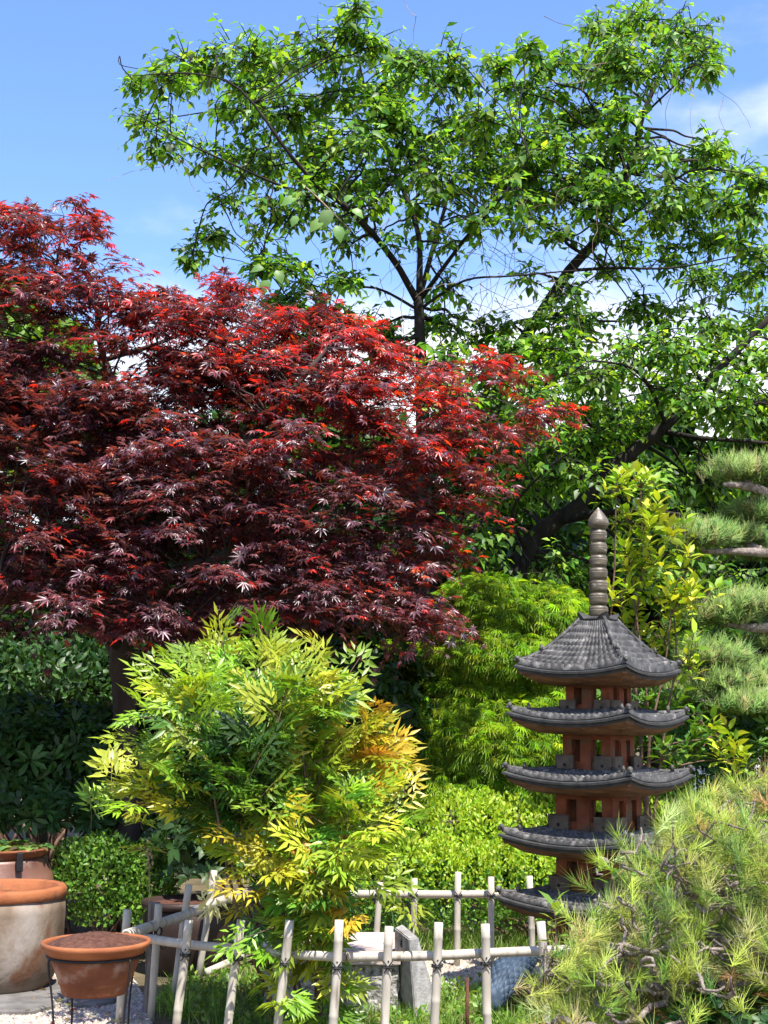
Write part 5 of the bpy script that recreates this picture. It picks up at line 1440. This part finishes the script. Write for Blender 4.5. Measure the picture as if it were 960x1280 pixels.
# blue-grey scaly ceramic fish lying against the pedestal
fb = P(630, 1225, 6.38)
fish = empty('scaled_fish', (fb.x, 6.38, 0), 'blue-grey ceramic fish with overlapping scales beside the dark pedestal', 'ornament')
spine = catmull([(P(616, 1258, 6.30), .03), (P(622, 1238, 6.33), .055), (P(633, 1220, 6.38), .068), (P(645, 1206, 6.44), .062), (P(657, 1198, 6.52), .04), (P(668, 1194, 6.6), .015)], 5)
tube_obj('body', spine, M['blue_stone'], fish, 18)
for i in range(2, len(spine) - 3, 1):
    c, r_ = spine[i]; d = (spine[i + 1][0] - spine[i - 1][0]).normalized()
    e1 = d.cross(Vector((0, 0, 1))).normalized(); e2 = e1.cross(d)
    for j in range(12):
        a = 2 * math.pi * (j + .5 * (i % 2)) / 12
        rad = e1 * math.cos(a) + e2 * math.sin(a)
        if rad.y > .5: continue
        tg = d.cross(rad)
        base_ = c + rad * (r_ * 1.0)
        w_ = r_ * .30
        q = [base_ - d * .016 + rad * .001, base_ + tg * w_ * .9 + rad * .004, base_ + tg * w_ * .6 + d * .017 + rad * .009, base_ + d * .026 + rad * .011, base_ - tg * w_ * .6 + d * .017 + rad * .009, base_ - tg * w_ * .9 + rad * .004]
        q2 = [p_ - rad * .012 for p_ in q]
        mesh_np('scale', [tuple(p_) for p_ in q + q2], [(0, 1, 2, 3), (0, 3, 4, 5), (1, 7, 8, 2), (2, 8, 9, 3), (3, 9, 10, 4), (4, 10, 11, 5)], M['blue_stone'], fish)
bm = bmesh.new()
bmesh.ops.create_uvsphere(bm, u_segments=18, v_segments=12, radius=.045, matrix=Matrix.Translation(P(616, 1250, 6.27)) @ Matrix.Diagonal((.85, .9, 1.25, 1)))
for v in bm.verts: v.co += Vector((0, 0, 0)) + (v.co - P(616, 1250, 6.27)) * .12 * mnoise.noise(v.co * 30)
bm_obj('head', bm, M['blue_stone'], fish, smooth=True)

# ------------------------------------------------------------------ ground cover, grasses, weeds
def blades(name, xy, length, cols, weights, lean=.5, wid=1.0, z=0.0):
    n = len(xy)
    pos = np.concatenate([xy, np.full((n, 1), z)], 1)
    d = norm(np.stack([RNG.normal(size=n) * lean, RNG.normal(size=n) * lean, np.ones(n)], -1))
    nn = norm(RNG.normal(size=(n, 3)) * np.array([1, 1, .2]))
    L = length * RNG.uniform(.5, 1.3, n)
    return leaves(name, T_BLADE, pos, d, nn, L, palette(n, cols, weights, .2), M['grass'], None, wscale=np.full(n, length * wid))
GC = [(.10, .21, .028), (.16, .29, .04), (.24, .37, .06), (.36, .38, .17)]
bed = [G(186, 1268), G(300, 1296), G(420, 1320), G(560, 1318), G(700, 1305), G(760, 1290), G(720, 1225), G(560, 1240), G(470, 1235), G(320, 1215), G(220, 1225)]
xy = scatter_poly(bed, 7000)
keep = np.array([mnoise.noise(Vector((x * 4, y * 4, 0))) > -.25 for x, y in xy])
tag(blades('grass', xy[keep], .085, GC, [3, 4, 3, 1]), 'short grass and weeds growing inside the bamboo fence', 'grass')
n = 2600
xy = scatter_poly(bed, n); n = len(xy)
pos = np.concatenate([xy, RNG.uniform(.01, .06, (n, 1))], 1)
tag(leaves('ground_cover', T_SMALL, pos, norm(RNG.normal(size=(n, 3)) + UP * .2), norm(UP + .4 * RNG.normal(size=(n, 3))), .035 * RNG.uniform(.6, 1.4, n), palette(n, GC[:3], None), M['leaf'], wscale=np.full(n, .045)), 'small clover-like leaves carpeting the fenced bed', 'ground cover')
bb_ = [G(430, 1200), G(900, 1200), G(900, 1172), G(430, 1172)]
xy = scatter_poly(bb_, 5000)
tag(blades('grass', xy, .11, GC, [3, 4, 4, 2], .6), 'pale grass fringe along the foot of the clipped hedge', 'grass')

def tuft(px, py, n, L, label, cols=GC[:3], lean=.35, name='grass_tuft', wid=.8):
    b = G(px, py)
    o = empty(name, (b.x, b.y, 0), label, 'plant', 'grass tufts and weeds')
    pos = np.array([b.x, b.y, -.004]) + RNG.normal(size=(n, 3)) * np.array([.018, .018, 0])
    d = norm(np.stack([RNG.normal(size=n) * lean, RNG.normal(size=n) * lean, np.ones(n)], -1))
    leaves('blades', T_BLADE, pos, d, norm(RNG.normal(size=(n, 3)) * np.array([1, 1, .2])), L * RNG.uniform(.5, 1.15, n), palette(n, cols, None), M['grass'], o, wscale=np.full(n, L * wid))
    return o
tuft(508, 1215, 60, .33, 'tall dark grass tuft standing behind the inscribed stone', [(.05, .12, .03), (.08, .16, .04)], .14)
tuft(278, 1290, 50, .22, 'upright spiky green weed just behind the front left pickets', [(.05, .13, .02), (.08, .17, .03)], .25)
tuft(225, 1275, 40, .18, 'thin grass tuft beside the weathered corner post', GC[:3], .4)
tuft(632, 1290, 60, .14, 'leafy green tuft at the foot of the blue fish', GC[:3], .6)
tuft(560, 1292, 60, .13, 'low grass tuft between the inscribed stone and the rusty stake', GC[:3], .6)
tuft(600, 1190, 60, .18, 'pale arching grass by the back fence right of the tallest picket', GC[1:], .6)
tuft(440, 1285, 60, .12, 'short grass tuft below the granite block', GC[:3], .6)
# seed stalk
b = G(186, 1262); Ysd = b.y - .1
stalk = empty('flower_stalk', (b.x, Ysd, 0), 'single tall pale green seed stalk rising by the weathered corner post', 'plant')
tube_obj('stem', catmull([(Vector((P(186, 1262, Ysd).x, Ysd, 0)), .0035), (P(185, 1170, Ysd), .0032), (P(187, 1110, Ysd), .0028), (P(185, 1062, Ysd), .002)], 5), M['grass'] if False else M['vine'], stalk, 6)
bm = bmesh.new()
for (x, y) in [(185, 1062), (183, 1068), (188, 1067), (186, 1074), (190, 1071), (184, 1080), (191, 1079), (187, 1084)]:
    bmesh.ops.create_uvsphere(bm, u_segments=7, v_segments=5, radius=.0075, matrix=Matrix.Translation(P(x, y, Ysd)) @ Matrix.Diagonal((.8, .8, 1.5, 1)))
pods = bm_obj('seed_pods', bm, M['vine'], stalk, smooth=True)

# broad-leaved seedlings poking through the pine, and a bright sprig by the fence
def seedling(px, py, Y, n, size, cols, label, up=1.0):
    b = P(px, py, Y)
    o = empty('seedling', (b.x, b.y, 0), label, 'plant', 'broad-leaved seedlings')
    t = Tubes(); t.add([(Vector((b.x + .02, b.y + .02, 0)), .004), (b, .003)], 4); t.build('stem', M['cane'], o)
    a = np.arange(n) * 2.399
    rad = np.stack([np.cos(a), np.sin(a), 0 * a], -1)
    pos = np.array(b) + rad * .006 - UP * (np.arange(n) * .016)[:, None]
    d = norm(rad + UP * np.linspace(1.3, .1, n)[:, None] * up)
    for i in range(n):
        leaves('leaf', T_OVATE, pos[i:i + 1], d[i:i + 1], norm(UP[None] - rad[i:i + 1] * .4), size * random.uniform(.8, 1.2), palette(1, cols, None, .1), M['leaf'], o, kind=None)
YG = [(.20, .32, .03), (.14, .26, .03), (.3, .36, .06)]
seedling(693, 1128, 5.4, 10, .075, YG, 'bright yellow-green sprig in front of the lowest pagoda roof')
seedling(725, 1165, 5.2, 9, .07, YG, 'lime green sprig at the left edge of the foreground pine')
seedling(765, 1082, 4.9, 8, .06, [(.08, .2, .03)], 'fresh green seedling among the pine needles under the fourth roof')
seedling(800, 1095, 4.7, 7, .06, [(.09, .21, .03)], 'fresh green seedling deeper among the pine needles right of the pagoda')
# rounded dark green weed at the bottom right
Yz = 4.3
e = [ell(905, 1275, Yz, 60, 28, .12), ell(950, 1268, Yz, 40, 26, .12), ell(850, 1290, Yz, 50, 24, .12)]
o = empty('low_weed', (e[0][0].x, Yz, 0), 'rounded dark green leaves under the pine in the bottom right corner', 'shrub')
stems(o, (e[0][0].x, Yz), e, 6, M['cane'], .005)
shrub(o, e, 120, T_OVATE, .05, [(.03, .09, .02), (.05, .13, .025), (.2, .1, .03)], [4, 3, 1], M['gloss'], whorl=6, upward=.5)

# fallen leaves on the gravel and slabs
xy = scatter_poly([G(-10, 1296), G(186, 1296), G(170, 1225), G(100, 1215), G(-10, 1236)], 60); n = len(xy)
fl2 = leaves('fallen_leaves', T_CHERRY, np.concatenate([xy, np.full((n, 1), .032)], 1), norm(RNG.normal(size=(n, 3)) * np.array([1, 1, .15])), norm(UP + .35 * RNG.normal(size=(n, 3))), RNG.uniform(.02, .05, n), palette(n, [(.2, .12, .05), (.12, .06, .03), (.22, .2, .05), (.14, .03, .025)], None), M['leaf'])
tag(fl2, 'scattered small fallen leaves on the pale gravel and slabs', 'leaves')
